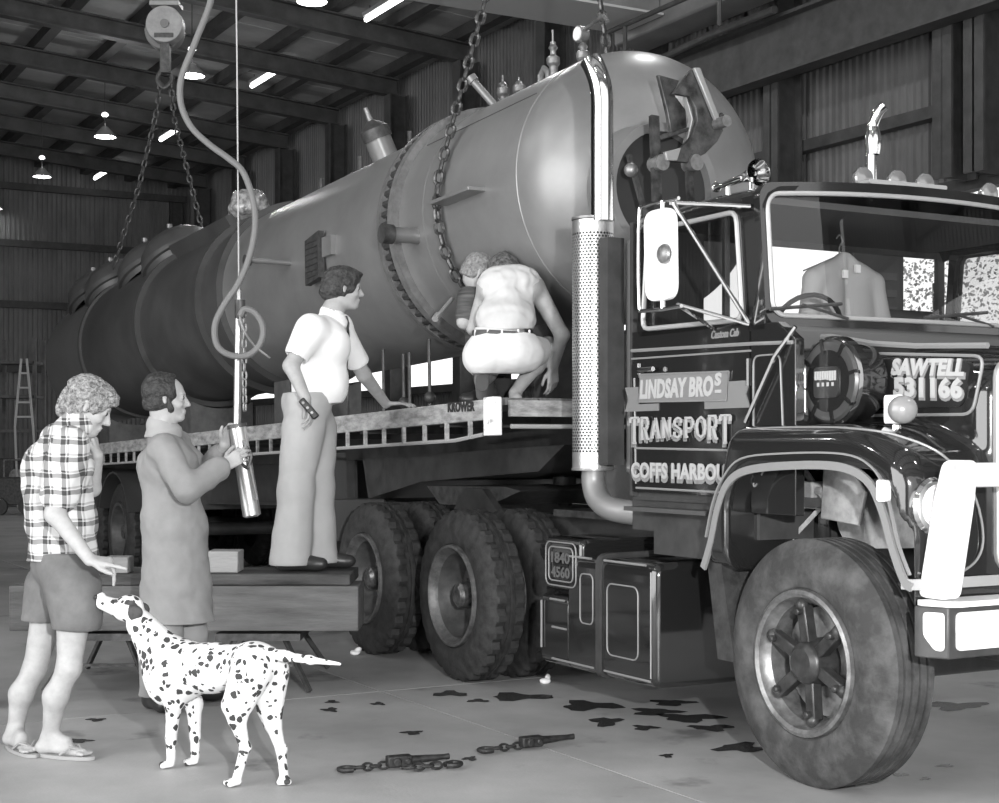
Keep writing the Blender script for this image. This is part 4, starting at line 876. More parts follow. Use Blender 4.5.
MB().lathe([(0, .05), (.14, .05), (.14, .08), (.2, .08)], (-3.85, 1.2, 1.04), (0, 0, 1), 16).part('king_pin', darksteel, tl_, D)
for y in (.45, 1.95): 
    lg = MB().box(-6.05, -5.93, y-.06, y+.06, .45, 1.45).part('landing_leg', mat('grey_leg', .06, .5), tl_, D)
    MB().box(-6.12, -5.86, y-.14, y+.14, .41, .45).part('sand_shoe', blackf, lg, D)
MB().box(-5.7, -5.2, .0, .5, .8, 1.1).part('side_locker', mat('locker_grey', .06, .5), tl_, D, bevel=.01)
text('KROWER', .1, mat('stencil_black', .02, .7), tl_, lambda u, v, d: (-3.0+u, -.1-.002-d, 1.58+v*.75+.012), sx=.33, off=.004, name='stencil_lettering', label='stencilled maker lettering')
tmesh = rt_
def twheel(x, yo, dirn, inner=False):
    wl = bpy.data.objects.new('trailer_wheel', rt_); C.objects.link(wl); wl.parent = tl_; M = RM[tl_.name].inverted() @ T @ Matrix.Translation((x, yo, RW)) @ (Matrix.Identity(4) if dirn > 0 else Matrix.Rotation(PI, 4, 'Z')); wl.matrix_basis = M; RM[wl.name] = RM[tl_.name] @ M
    if not inner: MB().lathe([(.03, .305), (0, .3), (.006, .27), (.12, .23), (.18, .2), (.15, .1), (.05, .07), (.05, .01)], (0, 0, 0), (0, 1, 0), 28, False).part('wheel_disc', mat('dull_wheel_disc', .075, .45, .2, var=.03, scale=9), wl, RM[wl.name])
for x in (-10.7, -11.95, -13.2):
    twheel(x, .0, 1); twheel(x, .3, 1, True); twheel(x, 2.4, -1); twheel(x, 2.1, -1, True)
    MB().cyl((x, .2, RW), (x, 2.2, RW), .07, n=12).part('axle', blackf, tl_, T)
for x in (-10.7, -11.95, -13.2):
    m_ = MB(); A = [rad(a) for a in range(20, 161, 14)]
    m_.rings([[(x+math.cos(a)*.62, y, RW+.02+math.sin(a)*.6) for y in (-.05, .6)]+[(x+math.cos(a)*.6, y, RW+.02+math.sin(a)*.58) for y in (.6, -.05)] for a in A]).part('mudguard', mat('mudguard_grey', .05, .5), tl_, T)
MB().box(-14.2, -9.9, .55, 1.85, .75, 1.05).part('bogie_frame', blackf, tl_, T)
# turnbuckle rods between deck and tank, seen against the light
for k, (px, y_) in enumerate(((384, .8), (404, .9), (410, .9), (430, .8), (348, .8))):
    u = (px-CX)/FP; # place by distance along the deck
    Dp = (y_+1.242*LX+6.1*LY)/(u*LX+LY); X_ = (u*Dp-1.242)*FX+(Dp-6.1)*FY
    q = thing('turnbuckle', ['slim turnbuckle rod, first beside the leaning man’s hand', 'slim turnbuckle rod of the close pair under the tank', 'second rod of the close pair under the tank', 'turnbuckle rod with ball weight nearest the wide cradle', 'turnbuckle rod just behind the white shirt man'][k].replace('’', ''), 'turnbuckle', D, (X_, y_, 1.675))
    ztop = TZ-math.sqrt(max(.01, TR**2-(y_-TY)**2))-.03-.008*abs(X_+2)
    MB().cyl((X_, y_, 1.675), (X_, y_, ztop+(.0 if y_ > .39 else .0)), .013, n=8).part('rod', darksteel, q, D)
    if k in (3, 1): MB().sph((X_, y_, 1.83), .045, 14).part('ball', blackf, q, D)
    MB().cyl((X_, y_, 1.68), (X_, y_, 1.74), .03, n=10).part('socket', darksteel, q, D)
bd = thing('number_board', 'dark board with a white figure 2 on the deck below the crouching man', 'board', D, (-3.3, 2.0, 1.675))
MB().box(-3.9, -2.75, 2.0, 2.03, 1.675, 2.0).part('board', darkst, bd, D)
text('2', .2, white, bd, lambda u, v, d: (-3.02+u, 1.995-d, 1.73+v), sx=.1, off=.01, name='figure')
# ================================================================== LIFTING CHAINS
def link_mesh(L_, W_, r, m):
    pts = []
    for k in range(12):
        a = 2*PI*k/12; s_ = (L_-W_)/2*(1 if math.cos(a) > 0 else -1) if abs(math.cos(a)) > .01 else 0
        pts.append((math.sin(a)*(W_/2-r), 0, math.cos(a)*(W_/2-r)+s_))
    return MB().tube(pts, r, 6, True).mesh('link', m)
chm = mat('rusty_chain', .11, .42, .75, var=.07, scale=50)
def chain(pts, pitch, W_, r, name, label, cat='chain', F=I4, group=None, m=chm, rng=0):
    P = [F @ Vector(p) for p in pts]; t = thing(name, label, cat, I4, tuple(P[-1]), group)
    me = link_mesh(pitch+2*r*1.05, W_, r, m); seg = 0; acc = 0; L_ = [0]
    for a, b_ in zip(P[:-1], P[1:]): L_.append(L_[-1]+(b_-a).length)
    n_ = int(L_[-1]/pitch); inv = RM[t.name].inverted(); u0 = None
    for i in range(n_):
        s_ = (i+.5)*pitch
        while seg < len(P)-2 and s_ > L_[seg+1]: seg += 1
        f = (s_-L_[seg])/(L_[seg+1]-L_[seg]); p = P[seg].lerp(P[seg+1], f); d = (P[seg+1]-P[seg]).normalized()
        q = d.to_track_quat('Z', 'X').to_matrix().to_4x4()
        piece('link', me, t, inv @ Matrix.Translation(p) @ q @ Matrix.Rotation((PI/2 if i % 2 else 0)+.5, 4, 'Z'))
    return t
def arcp(x, a0, a1, r, dx=0):
    n_ = max(2, int(abs(a1-a0)/6)); return [tp(x+dx*k/n_, a0+(a1-a0)*k/n_, r) for k in range(n_+1)]
hk = Vector((-4.0, 1.25, 6.6))
chain([hk+Vector((0, -.1, 0)), (-4.0, .70, 4.4)]+arcp(-4.0, 72, 172, TR+.045), .082, .078, .0135, 'sling_chain', 'heavy lifting chain hanging down the near side of the tank', F=K)
chain([hk+Vector((0, .1, 0)), tp(-4.0, -38, TR+.04)]+arcp(-4.0, -44, -120, TR+.045), .082, .078, .0135, 'sling_chain', 'heavy lifting chain passing behind the tank top above the exhaust stack', F=K)
ch_ = thing('crane_hook', 'crane hook block above the tank front holding both heavy chains', 'hook', K, (hk.x, hk.y, hk.z))
MB().tube([hk+Vector((0, .12, .05)), hk+Vector((0, .12, -.02)), hk+Vector((0, 0, -.06)), hk+Vector((0, -.12, -.02)), hk+Vector((0, -.12, .05))], .03, 8).box(hk.x-.1, hk.x+.1, hk.y-.16, hk.y+.16, hk.z+.04, hk.z+.3).part('hook_block', darksteel, ch_, K)
MB().cyl(hk+Vector((0, 0, .3)), hk+Vector((-.1, 0, 2.3)), .02, n=8).part('wire_rope', steel, ch_, K)
# distant hoist block with its two slings
hb = w(165, 25, 17.5)
ho = thing('hoist_block', 'round pale hoist block hanging at the upper left', 'hoist', I4, tuple(hb))
hm = mat('hoist_enamel', .3, .5, var=.05, scale=9)
MB().cyl(hb+Vector((0, -.06, 0)), hb+Vector((0, .12, 0)), .215, n=32).part('cheek_plate', hm, ho, bevel=.01)
MB().cyl(hb+Vector((-.05, .14, -.02)), hb+Vector((-.05, .3, -.02)), .225, n=32).part('rear_cheek_plate', mat('hoist_grey', .17, .5), ho, bevel=.01)
MB().cyl(hb+Vector((.01, -.085, .0)), hb+Vector((.01, -.05, 0)), .05, n=18).part('axle_cap', mat('hoist_grey', .17, .5), ho)
MB().box(hb.x-.11, hb.x+.11, hb.y-.075, hb.y-.055, hb.z-.16, hb.z-.11).part('maker_plate', darksteel, ho)
MB().box(hb.x-.17, hb.x+.17, hb.y-.06, hb.y+.2, hb.z+.22, hb.z+.27).part('top_bar', hm, ho)
for dx in (-.16, .16): MB().cyl(hb+Vector((dx, .07, .25)), hb+Vector((dx, .07, 2.55)), .018, n=8).part('wire_rope', darksteel, ho)
MB().box(hb.x-.06, hb.x+.05, hb.y, hb.y+.1, hb.z-.55, hb.z-.2).part('hook_shank', darksteel, ho)
MB().tube(spline([hb+Vector((-.04, .05, -.5)), hb+Vector((-.1, .05, -.62)), hb+Vector((-.03, .05, -.72)), hb+Vector((.06, .05, -.66)), hb+Vector((.07, .05, -.58))], 5), .03, 10).part('hook', darksteel, ho)
h0 = hb+Vector((0, .05, -.66))
farm = mat('dull_chain', .085, .5, .5)
chain([h0+Vector((-.06, 0, 0)), w(156, 115, 17.5), w(138, 190, 17.6), w(112, 272, 17.9)], .085, .075, .0125, 'sling_chain', 'thin far chain slanting left from the hoist block', m=farm)
chain([h0+Vector((.06, 0, 0)), w(174, 118, 17.5), w(186, 165, 17.2), w(203, 232, 17.0)], .085, .075, .0125, 'sling_chain', 'thin far chain slanting right from the hoist block to the dark manway cover', m=farm)
# ================================================================== AIR BALANCER, HOSE AND ROPE IN FRONT
HDp = 7.95
bl = thing('balancer_cylinder', 'shiny slim air cylinder held by the man in the dust coat', 'cylinder', I4, tuple(w(250, 517, HDp)))
c0, c1 = w(237, 424, HDp), w(252, 516, HDp)
MB().lathe([(0, .03), (.01, .044), (.46, .048), (.49, .048), (.5, .03)], c0, c1-c0, 28).part('barrel', mat('polished_barrel', .6, .28, .85), bl)
MB().cyl(w(239, 300, HDp), c0, .021, n=16).part('rod', mat('dull_chrome_rod', .38, .3, .8), bl)
MB().lathe([(0, .03), (.0, .052), (.02, .052), (.02, .03)], c0-Vector((0, 0, .0)), c1-c0, 20).part('collar', darksteel, bl)
MB().tube([w(244, 440, HDp-.05), w(257, 500, HDp-.05)], .008, 6).part('side_pipe', steel, bl)
MB().tube(spline([w(244, 445, HDp-.04), w(251, 455, HDp-.05), w(247, 468, HDp-.05), w(240, 460, HDp-.04)], 5), .01, 6).part('trigger_loop', darksteel, bl)
chain([w(244, 300, HDp-.02), w(244.5, 380, HDp-.03), w(245, 418, HDp-.03)], .042, .032, .005, 'hand_chain', 'short light chain beside the shiny air cylinder', m=steel)
rp = thing('wire_rope', 'thin taut pale rope hanging straight down at the left', 'rope', I4, tuple(w(239, 300, HDp)))
MB().tube([w(235.5, -60, HDp), w(237, 60, HDp), w(239, 303, HDp)], .0042, 6).part('rope_strand', mat('pale_rope', .4, .5), rp)
MB().cyl(w(239, 290, HDp), w(239, 303, HDp), .014, n=10).part('rope_socket', steel, rp)
MB().tube([w(235.5, -60, HDp), w(235, -830, HDp)], .0042, 6).part('upper_strand', mat('pale_rope', .4, .5), rp)
hs_ = thing('air_hose', 'thick grey rubber hose curling down to a loop before the tank', 'hose', I4, tuple(w(248, 356, 7.85)))
hp_ = [(214, -60), (212, -5), (196, 40), (184, 70), (180, 88), (182, 108), (192, 128), (210, 145), (228, 158), (243, 172), (253, 200), (255, 228), (249, 258), (238, 284), (224, 305), (215, 325), (217, 345), (230, 355), (248, 355), (260, 344), (263, 328), (256, 314), (245, 309), (240, 316), (244, 330), (254, 345), (270, 358)]
MB().tube(spline([w(x, y, 7.85-.0022*i) for i, (x, y) in enumerate(hp_[:24])], 6), .017, 10).part('hose', mat('grey_rubber_hose', .13, .6), hs_)
MB().tube(spline([w(x, y, 7.80) for x, y in hp_[23:]], 6), [.006]*19 if False else .006, 6).part('spigot_wire', steel, hs_)
MB().cyl(w(240, 300, HDp-.04), w(240, 318, HDp-.04), .028, n=12).part('coupling', darksteel, hs_)
MB().tube([w(214, -60, 7.85), w(225, -700, 7.9)], .017, 8).part('upper_hose', mat('grey_rubber_hose', .13, .6), hs_)
# ================================================================== TIMBER STAGING AND FLOOR ITEMS
def tim(name, x0, x1, y0, y1, z0, z1, label, g_=.13, group=None, cat='beam'):
    return MB().box(x0, x1, y0, y1, z0, z1).solo(name, mat('staging_timber_%d' % int(g_*100), g_, .8, var=.04, scale=3, bump=.3, bscale=20, stretch=(.6, 4, 4)), label, cat, I4, ((x0+x1)/2, (y0+y1)/2, z0), group, bevel=.006)
tim('timber_beam', -2.78, -.8, 8.5, 8.86, .345, .6, 'long heavy timber beam of the staging under the standing man', .12)
tim('timber_plank', -2.3, -.85, 8.53, 9.05, .602, .665, 'dark plank laid on the long heavy beam under the boots', .055, cat='plank')
tim('timber_beam', -2.85, -1.0, 9.1, 9.4, .335, .6, 'second timber beam behind the long heavy one', .07)
tim('timber_block', -1.68, -1.5, 8.6, 8.8, .667, .79, 'pale timber block on the plank behind the dust coat', .3, cat='block')
tim('timber_block', -2.26, -2.12, 8.56, 8.7, .667, .76, 'pale timber block on the plank below the pointing hand', .22, cat='block')
tim('timber_block', -2.9, -2.74, 7.9, 8.1, .0, .5, 'pale upright block at the left edge beside the bare leg', .28, cat='block')
def trestle(px0, label, Y0=8.5, htop=.33):
    c = w(px0, 640, Y0+.15); t = thing('trestle', label, 'trestle', I4, (c.x, Y0+.15, 0))
    MB().box(c.x-.24, c.x+.24, Y0+.0, Y0+.85, htop-.04, htop).part('top_plate', darksteel, t)
    for dx, dy in ((-.3, -.05), (.3, -.05), (-.3, .85), (.3, .85)):
        MB().bar((c.x+dx*.45, Y0+.1 if dy < 0 else Y0+.7, htop-.03), (c.x+dx, Y0+dy, .012), .025, .025).part('leg', steel if dy < 0 and dx < 0 else darksteel, t)
    MB().bar((c.x-.2, Y0+.02, .15), (c.x+.2, Y0+.02, .15), .015, .015).part('brace', darksteel, t)
trestle(106, 'steel trestle under the timber beam behind the dog muzzle'); trestle(262, 'steel trestle under the timber beam behind the dog rump')
def binder(px, py, ang, label, opened):
    Y = CZ*FP/(py-HY); c = Vector(((px-CX)/FP*Y, Y, 0)); M = Matrix.Translation(c) @ Matrix.Rotation(ang, 4, 'Z')
    t = thing('chain_binder', label, 'chain binder', M, (0, 0, 0)); bm_ = mat('black_binder_steel', .03, .5, .4, var=.02, scale=30)
    MB().lathe([(0, .016), (.05, .02), (.2, .012), (.23, .014), (.235, .004)], (.0, 0, .035), (1, .06, .0), 12).part('lever', bm_, t, M)
    MB().box(-.06, .05, -.025, .025, .012, .06).cyl((-.02, -.035, .035), (-.02, .035, .035), .02, n=12).cyl((.03, -.03, .035), (.03, .03, .035), .016, n=12).part('toggle', bm_, t, M, bevel=.006)
    for k in range(4): 
        MB().tube([(-.075-.035*k+.024*math.cos(a), .014*math.sin(a)*(1 if k % 2 else .7), .022+(.013*math.sin(a) if k % 2 == 0 else 0)) for a in [2*PI*i/10 for i in range(10)]], .006, 6, True).part('link', bm_, t, M)
    MB().tube(spline([(-.2, .0, .02), (-.235, .025, .02), (-.27, .01, .02), (-.26, -.03, .02), (-.22, -.035, .02)], 5), .011, 8).part('grab_hook', bm_, t, M)
    if opened:
        for k in range(4): MB().tube([(.02+.04*k+.026*math.cos(a), -.075+.014*math.sin(a), .02+(.012*math.sin(a) if k % 2 else 0)) for a in [2*PI*i/10 for i in range(10)]], .0065, 6, True).part('link', bm_, t, M)
        MB().tube(spline([(.18, -.07, .02), (.225, -.05, .02), (.25, -.08, .02), (.22, -.11, .02), (.18, -.1, .02)], 5), .012, 8).part('grab_hook', bm_, t, M)
binder(400, 769, rad(22), 'black lever chain binder on the floor nearer the dog, with a second hook', True)
binder(532, 749, rad(28), 'black lever chain binder on the floor nearer the front wheel', False)
# a few scraps and the things at the far left end
for k, (px, py, lab) in enumerate(((355, 655, 'small white scrap beside the rear lorry tyre'), (545, 683, 'small bright tag hanging by the inner dual tyre'), (10, 592, 'crumpled white rag on the block at the left edge'))):
    if k < 2: Y = CZ*FP/(py-HY); c = Vector(((px-CX)/FP*Y, Y, .0))
    else: c = Vector((-2.82, 8.0, .5))
    sc_ = SD(c+Vector((-.1, -.1, -.02)), c+Vector((.1, .1, .1)), .005); sc_.ell(c+Vector((0, 0, .015)), (.035, .03, .018), .01).ell(c+Vector((.02, .01, .03)), (.02, .015, .018), .01).noise(.006, 60, k)
    t = thing('paper_scrap' if k < 2 else 'rag', lab, 'scrap' if k < 2 else 'rag', I4, tuple(c)); sc_.obj('crumple', white, t)
fb = mat('far_machine_grey', .14, .6, var=.06, scale=3)
def far_box(px0, px1, py0, py1, Y, name, label, cat, m=fb):
    a, b_ = w(px0, py1, Y), w(px1, py0, Y); a.z = max(a.z, 0)
    return a, b_, thing(name, label, cat, I4, ((a.x+b_.x)/2, Y+.2, 0))
a, b_, t = far_box(-4, 30, 440, 498, 34, 'lathe', 'grey workshop machine on the floor at the far left end', 'machine')
MB().box(a.x, b_.x, 34, 34.8, 0, .45).part('bed', fb, t, bevel=.03); MB().box(a.x, a.x+.35, 34.1, 34.7, .45, 1.1).part('headstock', darksteel, t, bevel=.03); MB().cyl((b_.x-.3, 33.95, .7), (b_.x-.3, 34.1, .7), .16, n=18).part('handwheel', steel, t)
MB().cyl((b_.x-.3, 34.1, .7), (b_.x-.3, 34.3, .45), .03).part('spindle', steel, t)
for x in (a.x+.1, b_.x-.1): MB().box(x-.05, x+.05, 34.05, 34.75, 0, .06).part('foot', darksteel, t)
sx = w(14, 490, 30); t = thing('welding_trolley', 'dark wheeled trolley on the floor below the far machine', 'trolley', I4, (sx.x, 30, 0))
for dx in (-.28, .28): MB().cyl((sx.x+dx, 29.9, .17), (sx.x+dx, 30.0, .17), .17, n=20).part('wheel', blackf, t)
MB().box(sx.x-.35, sx.x+.35, 30.0, 30.5, .2, .75).part('body', darksteel, t, bevel=.02); MB().tube([(sx.x-.3, 30.3, .75), (sx.x-.3, 30.3, 1.1), (sx.x+.3, 30.3, 1.1), (sx.x+.3, 30.3, .75)], .02, 8).part('handle', steel, t)
sx = w(24, 370, 33); t = thing('step_ladder', 'white step ladder leaning against the rack at the far left', 'ladder', I4, (sx.x, 33, 0))
lm_ = mat('ladder_white', .5, .5)
for s_ in (-1, 1): MB().bar((sx.x+s_*.2, 33, 1.8), (sx.x+s_*.06, 33, 3.3), .05, .04).bar((sx.x+s_*.22, 33.3, 0), (sx.x+s_*.2, 33, 1.8), .04, .04).part('stile', lm_ if s_ else fb, t)
for k in range(4): MB().box(sx.x-.17+.03*k, sx.x+.17-.03*k, 32.97, 33.03, 2.0+.32*k, 2.04+.32*k).part('rung', lm_, t)
a, b_, t = far_box(-6, 34, 330, 470, 35, 'storage_rack', 'tall pale storage rack against the far end wall', 'rack')
for x in (a.x, b_.x): MB().box(x-.04, x+.04, 35, 35.08, 0, 3.9).box(x-.04, x+.04, 35.7, 35.78, 0, 3.9).part('upright', fb, t)
for z in (.9, 1.7, 2.5, 3.3): MB().box(a.x, b_.x, 35, 35.78, z, z+.06).part('shelf', fb, t)
# trees outside the back wall
leafm = mat('foliage_grey', .5, .7, var=.15, scale=3)
random.seed(9)
for k, (x, y_, z0_, z1_, lab) in enumerate(((-12.2, 13, 3.3, 6.2, 'leafy tree outside the wall seen through the rear cab window'), (-16.5, 14, 1.8, 3.6, 'low leafy tree outside the wall seen through the cab door glass'))):
    t = thing('tree', lab, 'tree', T, (x, y_, 0))
    MB().tube([(x, y_, -.05), (x+.1, y_, z0_*.6), (x-.1, y_+.1, z0_+.6)], [.14, .1, .06], 8).part('trunk', darksteel, t, T)
    m_ = MB()
    for i in range(3500):
        a = random.uniform(0, 2*PI); r_ = random.random()**.5*1.3; z = random.uniform(z0_, z1_); c = Vector((x+r_*math.cos(a), y_+r_*math.sin(a), z)); d = Vector((random.uniform(-1, 1), random.uniform(-1, 1), random.uniform(-1, 1))).normalized(); e = d.orthogonal().normalized()
        L_ = random.uniform(.04, .09); m_.add([c, c+d*L_*.5+e*L_*.3, c+d*L_, c+d*L_*.5-e*L_*.3], [(0, 1, 2, 3)])
    m_.part('foliage', leafm, t, T, kind='stuff')
gm = MB().box(-60, 30, 9.5, 40, -.4, -.05).solo('ground_outside', mat('outside_ground', .3, .9), None, None, T, (-10, 20, -.3)); gm['kind'] = 'structure'
# dark oil patches on the slab
om = mat('fresh_oil', .05, .25, spec=.5)
m_ = MB(); rg = np.random.RandomState(5)
def blob(px, py, wpx, hpx):
    pts = []; 
    n_ = 18; ph = rg.rand(4)*6
    for k in range(n_):
        a = 2*PI*k/n_; q_ = 1+.28*math.sin(3*a+ph[0])+.2*math.sin(5*a+ph[1]); x = px+wpx/2*math.cos(a)*q_; y = py+hpx/2*math.sin(a)*q_; Y = CZ*FP/(y-HY); pts.append(((x-CX)/FP*Y, Y, .0022))
    b0 = len(m_.v); c = (sum(p[0] for p in pts)/n_, sum(p[1] for p in pts)/n_, .0022); m_.v += pts+[c]; m_.f += [(b0+k, b0+(k+1) % n_, b0+n_) for k in range(n_)]
for q_ in ((590, 706, 58, 9), (606, 722, 28, 9), (655, 712, 46, 7), (690, 718, 60, 8), (672, 703, 40, 6), (712, 728, 42, 6), (645, 728, 24, 5), (740, 748, 46, 9), (667, 756, 12, 4), (450, 694, 34, 5), (520, 697, 60, 7), (478, 701, 22, 3), (330, 710, 16, 4), (332, 702, 12, 3), (378, 704, 14, 3), (412, 733, 20, 4), (470, 759, 14, 4), (96, 720, 18, 3), (80, 741, 22, 4), (875, 771, 18, 4), (945, 766, 16, 3), (925, 779, 10, 3), (900, 775, 16, 3), (955, 706, 60, 8), (900, 712, 26, 5)): blob(*q_)
m_.solo('oil_patches', om, 'dark wet oil patches on the concrete beneath the lorry', 'oil', I4, (0, 6.5, 0), kind='stuff')
tb = thing('tommy_bar', 'short pale bar sticking out from the tank flange beside the squatting men', 'bar', I4, tuple(w(452, 300, 9.45)))
MB().cyl(w(437, 317, 9.35), w(452, 299, 9.6), .014, n=10).cyl(w(435, 319, 9.33), w(438, 315, 9.37), .022, n=10).part('rod', mat('pale_rod', .45, .4, .4), tb)
# ================================================================== PEOPLE AND DOG (smooth bodies from distance fields)
V = lambda *a: np.array(a, float)
def nv(a): a = np.array(a, float); return a/np.linalg.norm(a)
W_ = lambda px, py, Y: np.array(w(px, py, Y))
skin = mat('skin', .38, .5, var=.04, scale=20, spec=.3)
def head(sd, c, f, u, jaw=1.):
    f = nv(f); u = nv(np.array(u, float)-f*np.dot(u, f)); r = np.cross(f, u); R = np.column_stack([f, r, u]); c = np.array(c, float)
    q = lambda a, b, h: c+f*a+r*b+u*h
    sd.ell(q(-.012, 0, .022), (.1, .077, .095), .02, R=R).ell(q(.03, 0, -.045), (.062, .056, .075), .03, R=R)
    sd.ell(q(.072, 0, -.098), (.022*jaw, .026, .018), .02).cone(q(.02, 0, -.085), q(.07, 0, -.095), .042, .022, .02)
    sd.cone(q(.092, 0, .008), q(.113, 0, -.028), .008, .0125, .014).ell(q(.098, 0, -.034), (.012, .018, .009), .008, R=R)
    sd.ell(q(.08, 0, .028), (.014, .05, .011), .012, R=R)
    for s in (-1, 1):
        sd.ell(q(.094, s*.033, .008), (.014, .017, .011), .01, True, R=R).ell(q(.076, s*.033, .006), (.014, .015, .012), .004, R=R)
        sd.ell(q(.06, s*.045, -.03), (.025, .015, .02), .02, R=R)
        sd.cone(q(-.012, s*.076, .012), q(-.004, s*.078, -.025), .013, .009, .004).ell(q(-.002, s*.086, -.004), (.012, .005, .02), .004, True, R=R)
    sd.ell(q(.092, 0, -.06), (.012, .025, .006), .008, R=R).ell(q(.089, 0, -.073), (.013, .022, .007), .008, R=R).cone(q(.104, -.02, -.0665), q(.104, .02, -.0665), .0025, .0025, .003, True)
    return q, R
def eyes(q, R, par, m=None):
    for s in (-1, 1): MB().sph(q(.082, s*.032, .006), .011, 10).part('eye', mat('eye_dark', .05, .2), par)
def hair(c, q, R, par, m, amp=.006, fr=60, puff=.02, extra=(), face=.05, name='hair', seed=1, ridged=False, low=-.06, bald=False):
    c = np.array(c); sd = SD(c-.2, c+.2, .0055)
    sd.ell(q(-.02, 0, .03), (.1+puff, .078+puff, .09+puff), .01, R=R).ell(q(-.055, 0, -.03), (.06+puff*.6, .066+puff*.5, .07), .03, R=R)
    for a, r_ in extra: sd.ell(q(*a), r_, .02, R=R)
    sd.noise(amp, fr, seed, ridged)
    sd.ell(q(.115, 0, -.05), (.085+face-.05, .085, .1), .015, True, R=R)         # keeps the face free
    if bald: sd.ell(q(.1, 0, .06), (.075, .09, .08), .02, True, R=R)
    sd.cut(q(0, 0, low), -R[:, 2], .01)
    for s in (-1, 1): sd.ell(q(.0, s*.1, -.012), (.02, .03, .026), .008, True, R=R)
    return sd.obj(name, m, par)
def hand(sd, wr, d, n, side=1, curl=(.3, .4, .4), th=(.7, .7, .2), s=1., point=False, thin=1.):
    d = nv(d); n = nv(np.array(n, float)-d*np.dot(n, d)); a = np.cross(d, n)*side; wr = np.array(wr, float)
    kn = []
    for i in range(4):
        off = (1.5-i)*.0205*s; L = (.088, .092, .088, .08)[i]*s; k = wr+d*L+a*off; kn.append(k); sd.cone(wr+a*off*.6, k, .0145*s, .0115*s, .012)
    for i, k in enumerate(kn):
        L = (.042, .046, .043, .034)[i]*s; cur = d.copy(); p = k; r0 = .0095*s*(1, 1.03, 1, .88)[i]; cc = curl if not (point and i > 0) else (1.2, 1.5, 1.)
        if point and i == 0: cc = (.1, .05, .05)
        for j in range(3):
            an = cc[j]+.06*i*(0 if point else 1); cur = nv(cur*math.cos(an)+n*math.sin(an)); n2 = nv(n-cur*np.dot(n, cur)) if abs(np.dot(n, cur)) < .98 else n; e = p+cur*L*(1, .68, .55)[j]
            sd.cone(p, e, r0*(1-.1*j), r0*(.92-.1*j), .003); p = e; n_ = n; n = nv(np.cross(cur, a*side)) if False else n
            if an: pass
            # turn the palm normal with the finger
            n = nv(n*math.cos(an)-nv(cur)*0) if False else n
    t0 = wr+d*.022*s+a*.022*s; t1 = t0+nv(d*th[0]+a*th[1]+n*th[2])*.042*s; t2 = t1+nv(d*(th[0]+.5)+a*(th[1]-.25)+n*th[2])*.032*s; t3 = t2+nv(d*(th[0]+.7)+a*(th[1]-.45)+n*th[2])*.024*s
    sd.cone(t0, t1, .015*s, .012*s, .012).cone(t1, t2, .0115*s, .0105*s, .004).cone(t2, t3, .0105*s, .0085*s, .003)
    return sd
def person(label, base, group=None): return thing('person', label, 'person', I4, tuple(base), group)
def box_of(pts, pad): P = np.array(pts); return P.min(0)-pad, P.max(0)+pad
# ---------------- plaid shirt man
A = person('curly haired man in plaid shirt, shorts and thongs, head bowed over the dog', (-2.0, 6.83, 0))
pm = bpy.data.materials.new('plaid_cloth'); pm.use_nodes = True; nt = pm.node_tree; b = nt.nodes['Principled BSDF']; b.inputs['Roughness'].default_value = .85
tc = nt.nodes.new('ShaderNodeTexCoord'); sx_ = nt.nodes.new('ShaderNodeSeparateXYZ'); nt.links.new(tc.outputs['Object'], sx_.inputs[0])
def mth(op, a, b_=None, c_=None):
    n_ = nt.nodes.new('ShaderNodeMath'); n_.operation = op
    for i, x in enumerate((a, b_, c_)):
        if x is None: continue
        if isinstance(x, (int, float)): n_.inputs[i].default_value = x
        else: nt.links.new(x, n_.inputs[i])
    return n_.outputs[0]
nz = nt.nodes.new('ShaderNodeTexNoise'); nz.inputs['Scale'].default_value = 5; nt.links.new(tc.outputs['Object'], nz.inputs['Vector'])
def lines(src, f, th, th2):
    s_ = mth('FRACT', mth('MULTIPLY_ADD', src, f, mth('MULTIPLY', nz.outputs['Fac'], .7)))
    a_ = mth('LESS_THAN', mth('ABSOLUTE', mth('SUBTRACT', s_, .5)), th); c_ = mth('LESS_THAN', mth('ABSOLUTE', mth('SUBTRACT', s_, .78)), th2); return mth('ADD', mth('MULTIPLY', a_, .5), mth('MULTIPLY', c_, .28))
vz = lines(sx_.outputs[2], 13.5, .14, .06); vx = lines(mth('ADD', mth('MULTIPLY', sx_.outputs[0], .95), mth('MULTIPLY', sx_.outputs[1], .3)), 13.5, .14, .06)
tot = mth('ADD', vz, vx); val = mth('MAXIMUM', mth('SUBTRACT', .62, mth('MULTIPLY', tot, .75)), .05)
cb_ = nt.nodes.new('ShaderNodeCombineColor'); [nt.links.new(val, cb_.inputs[i]) for i in range(3)]; nt.links.new(cb_.outputs[0], b.inputs['Base Color'])
f_, r_ = nv((.85, .5, 0)), nv((.5, -.85, 0))
sd = SD((-2.5, 6.3, -.02), (-1.6, 7.3, 1.78), .0065)
nk = W_(72, 432, 6.78); hc = W_(89, 406, 6.8)
q, R = head(sd, hc, (.84, .2, -.5), (.45, .1, .88))
sd.cone(nk, q(-.03, 0, -.05), .06, .056, .03)
chest = W_(58, 468, 6.82); belly = W_(62, 520, 6.83); pel = W_(64, 578, 6.82)
sh_n, sh_f = W_(70, 446, 6.62), W_(58, 440, 7.0)
sd.cone(chest-r_*.05, chest+r_*.05, .11, .11, .04).cone(chest, belly, .115, .11, .04).cone(belly, pel, .1, .1, .04).cone(sh_n, sh_f, .06, .06, .05).cone(nk, chest, .06, .1, .04)
el_n, wr_n = W_(55, 514, 6.5), W_(90, 560, 6.45)
sd.cone(sh_n, el_n, .055, .043, .03).cone(el_n, wr_n, .043, .027, .02)
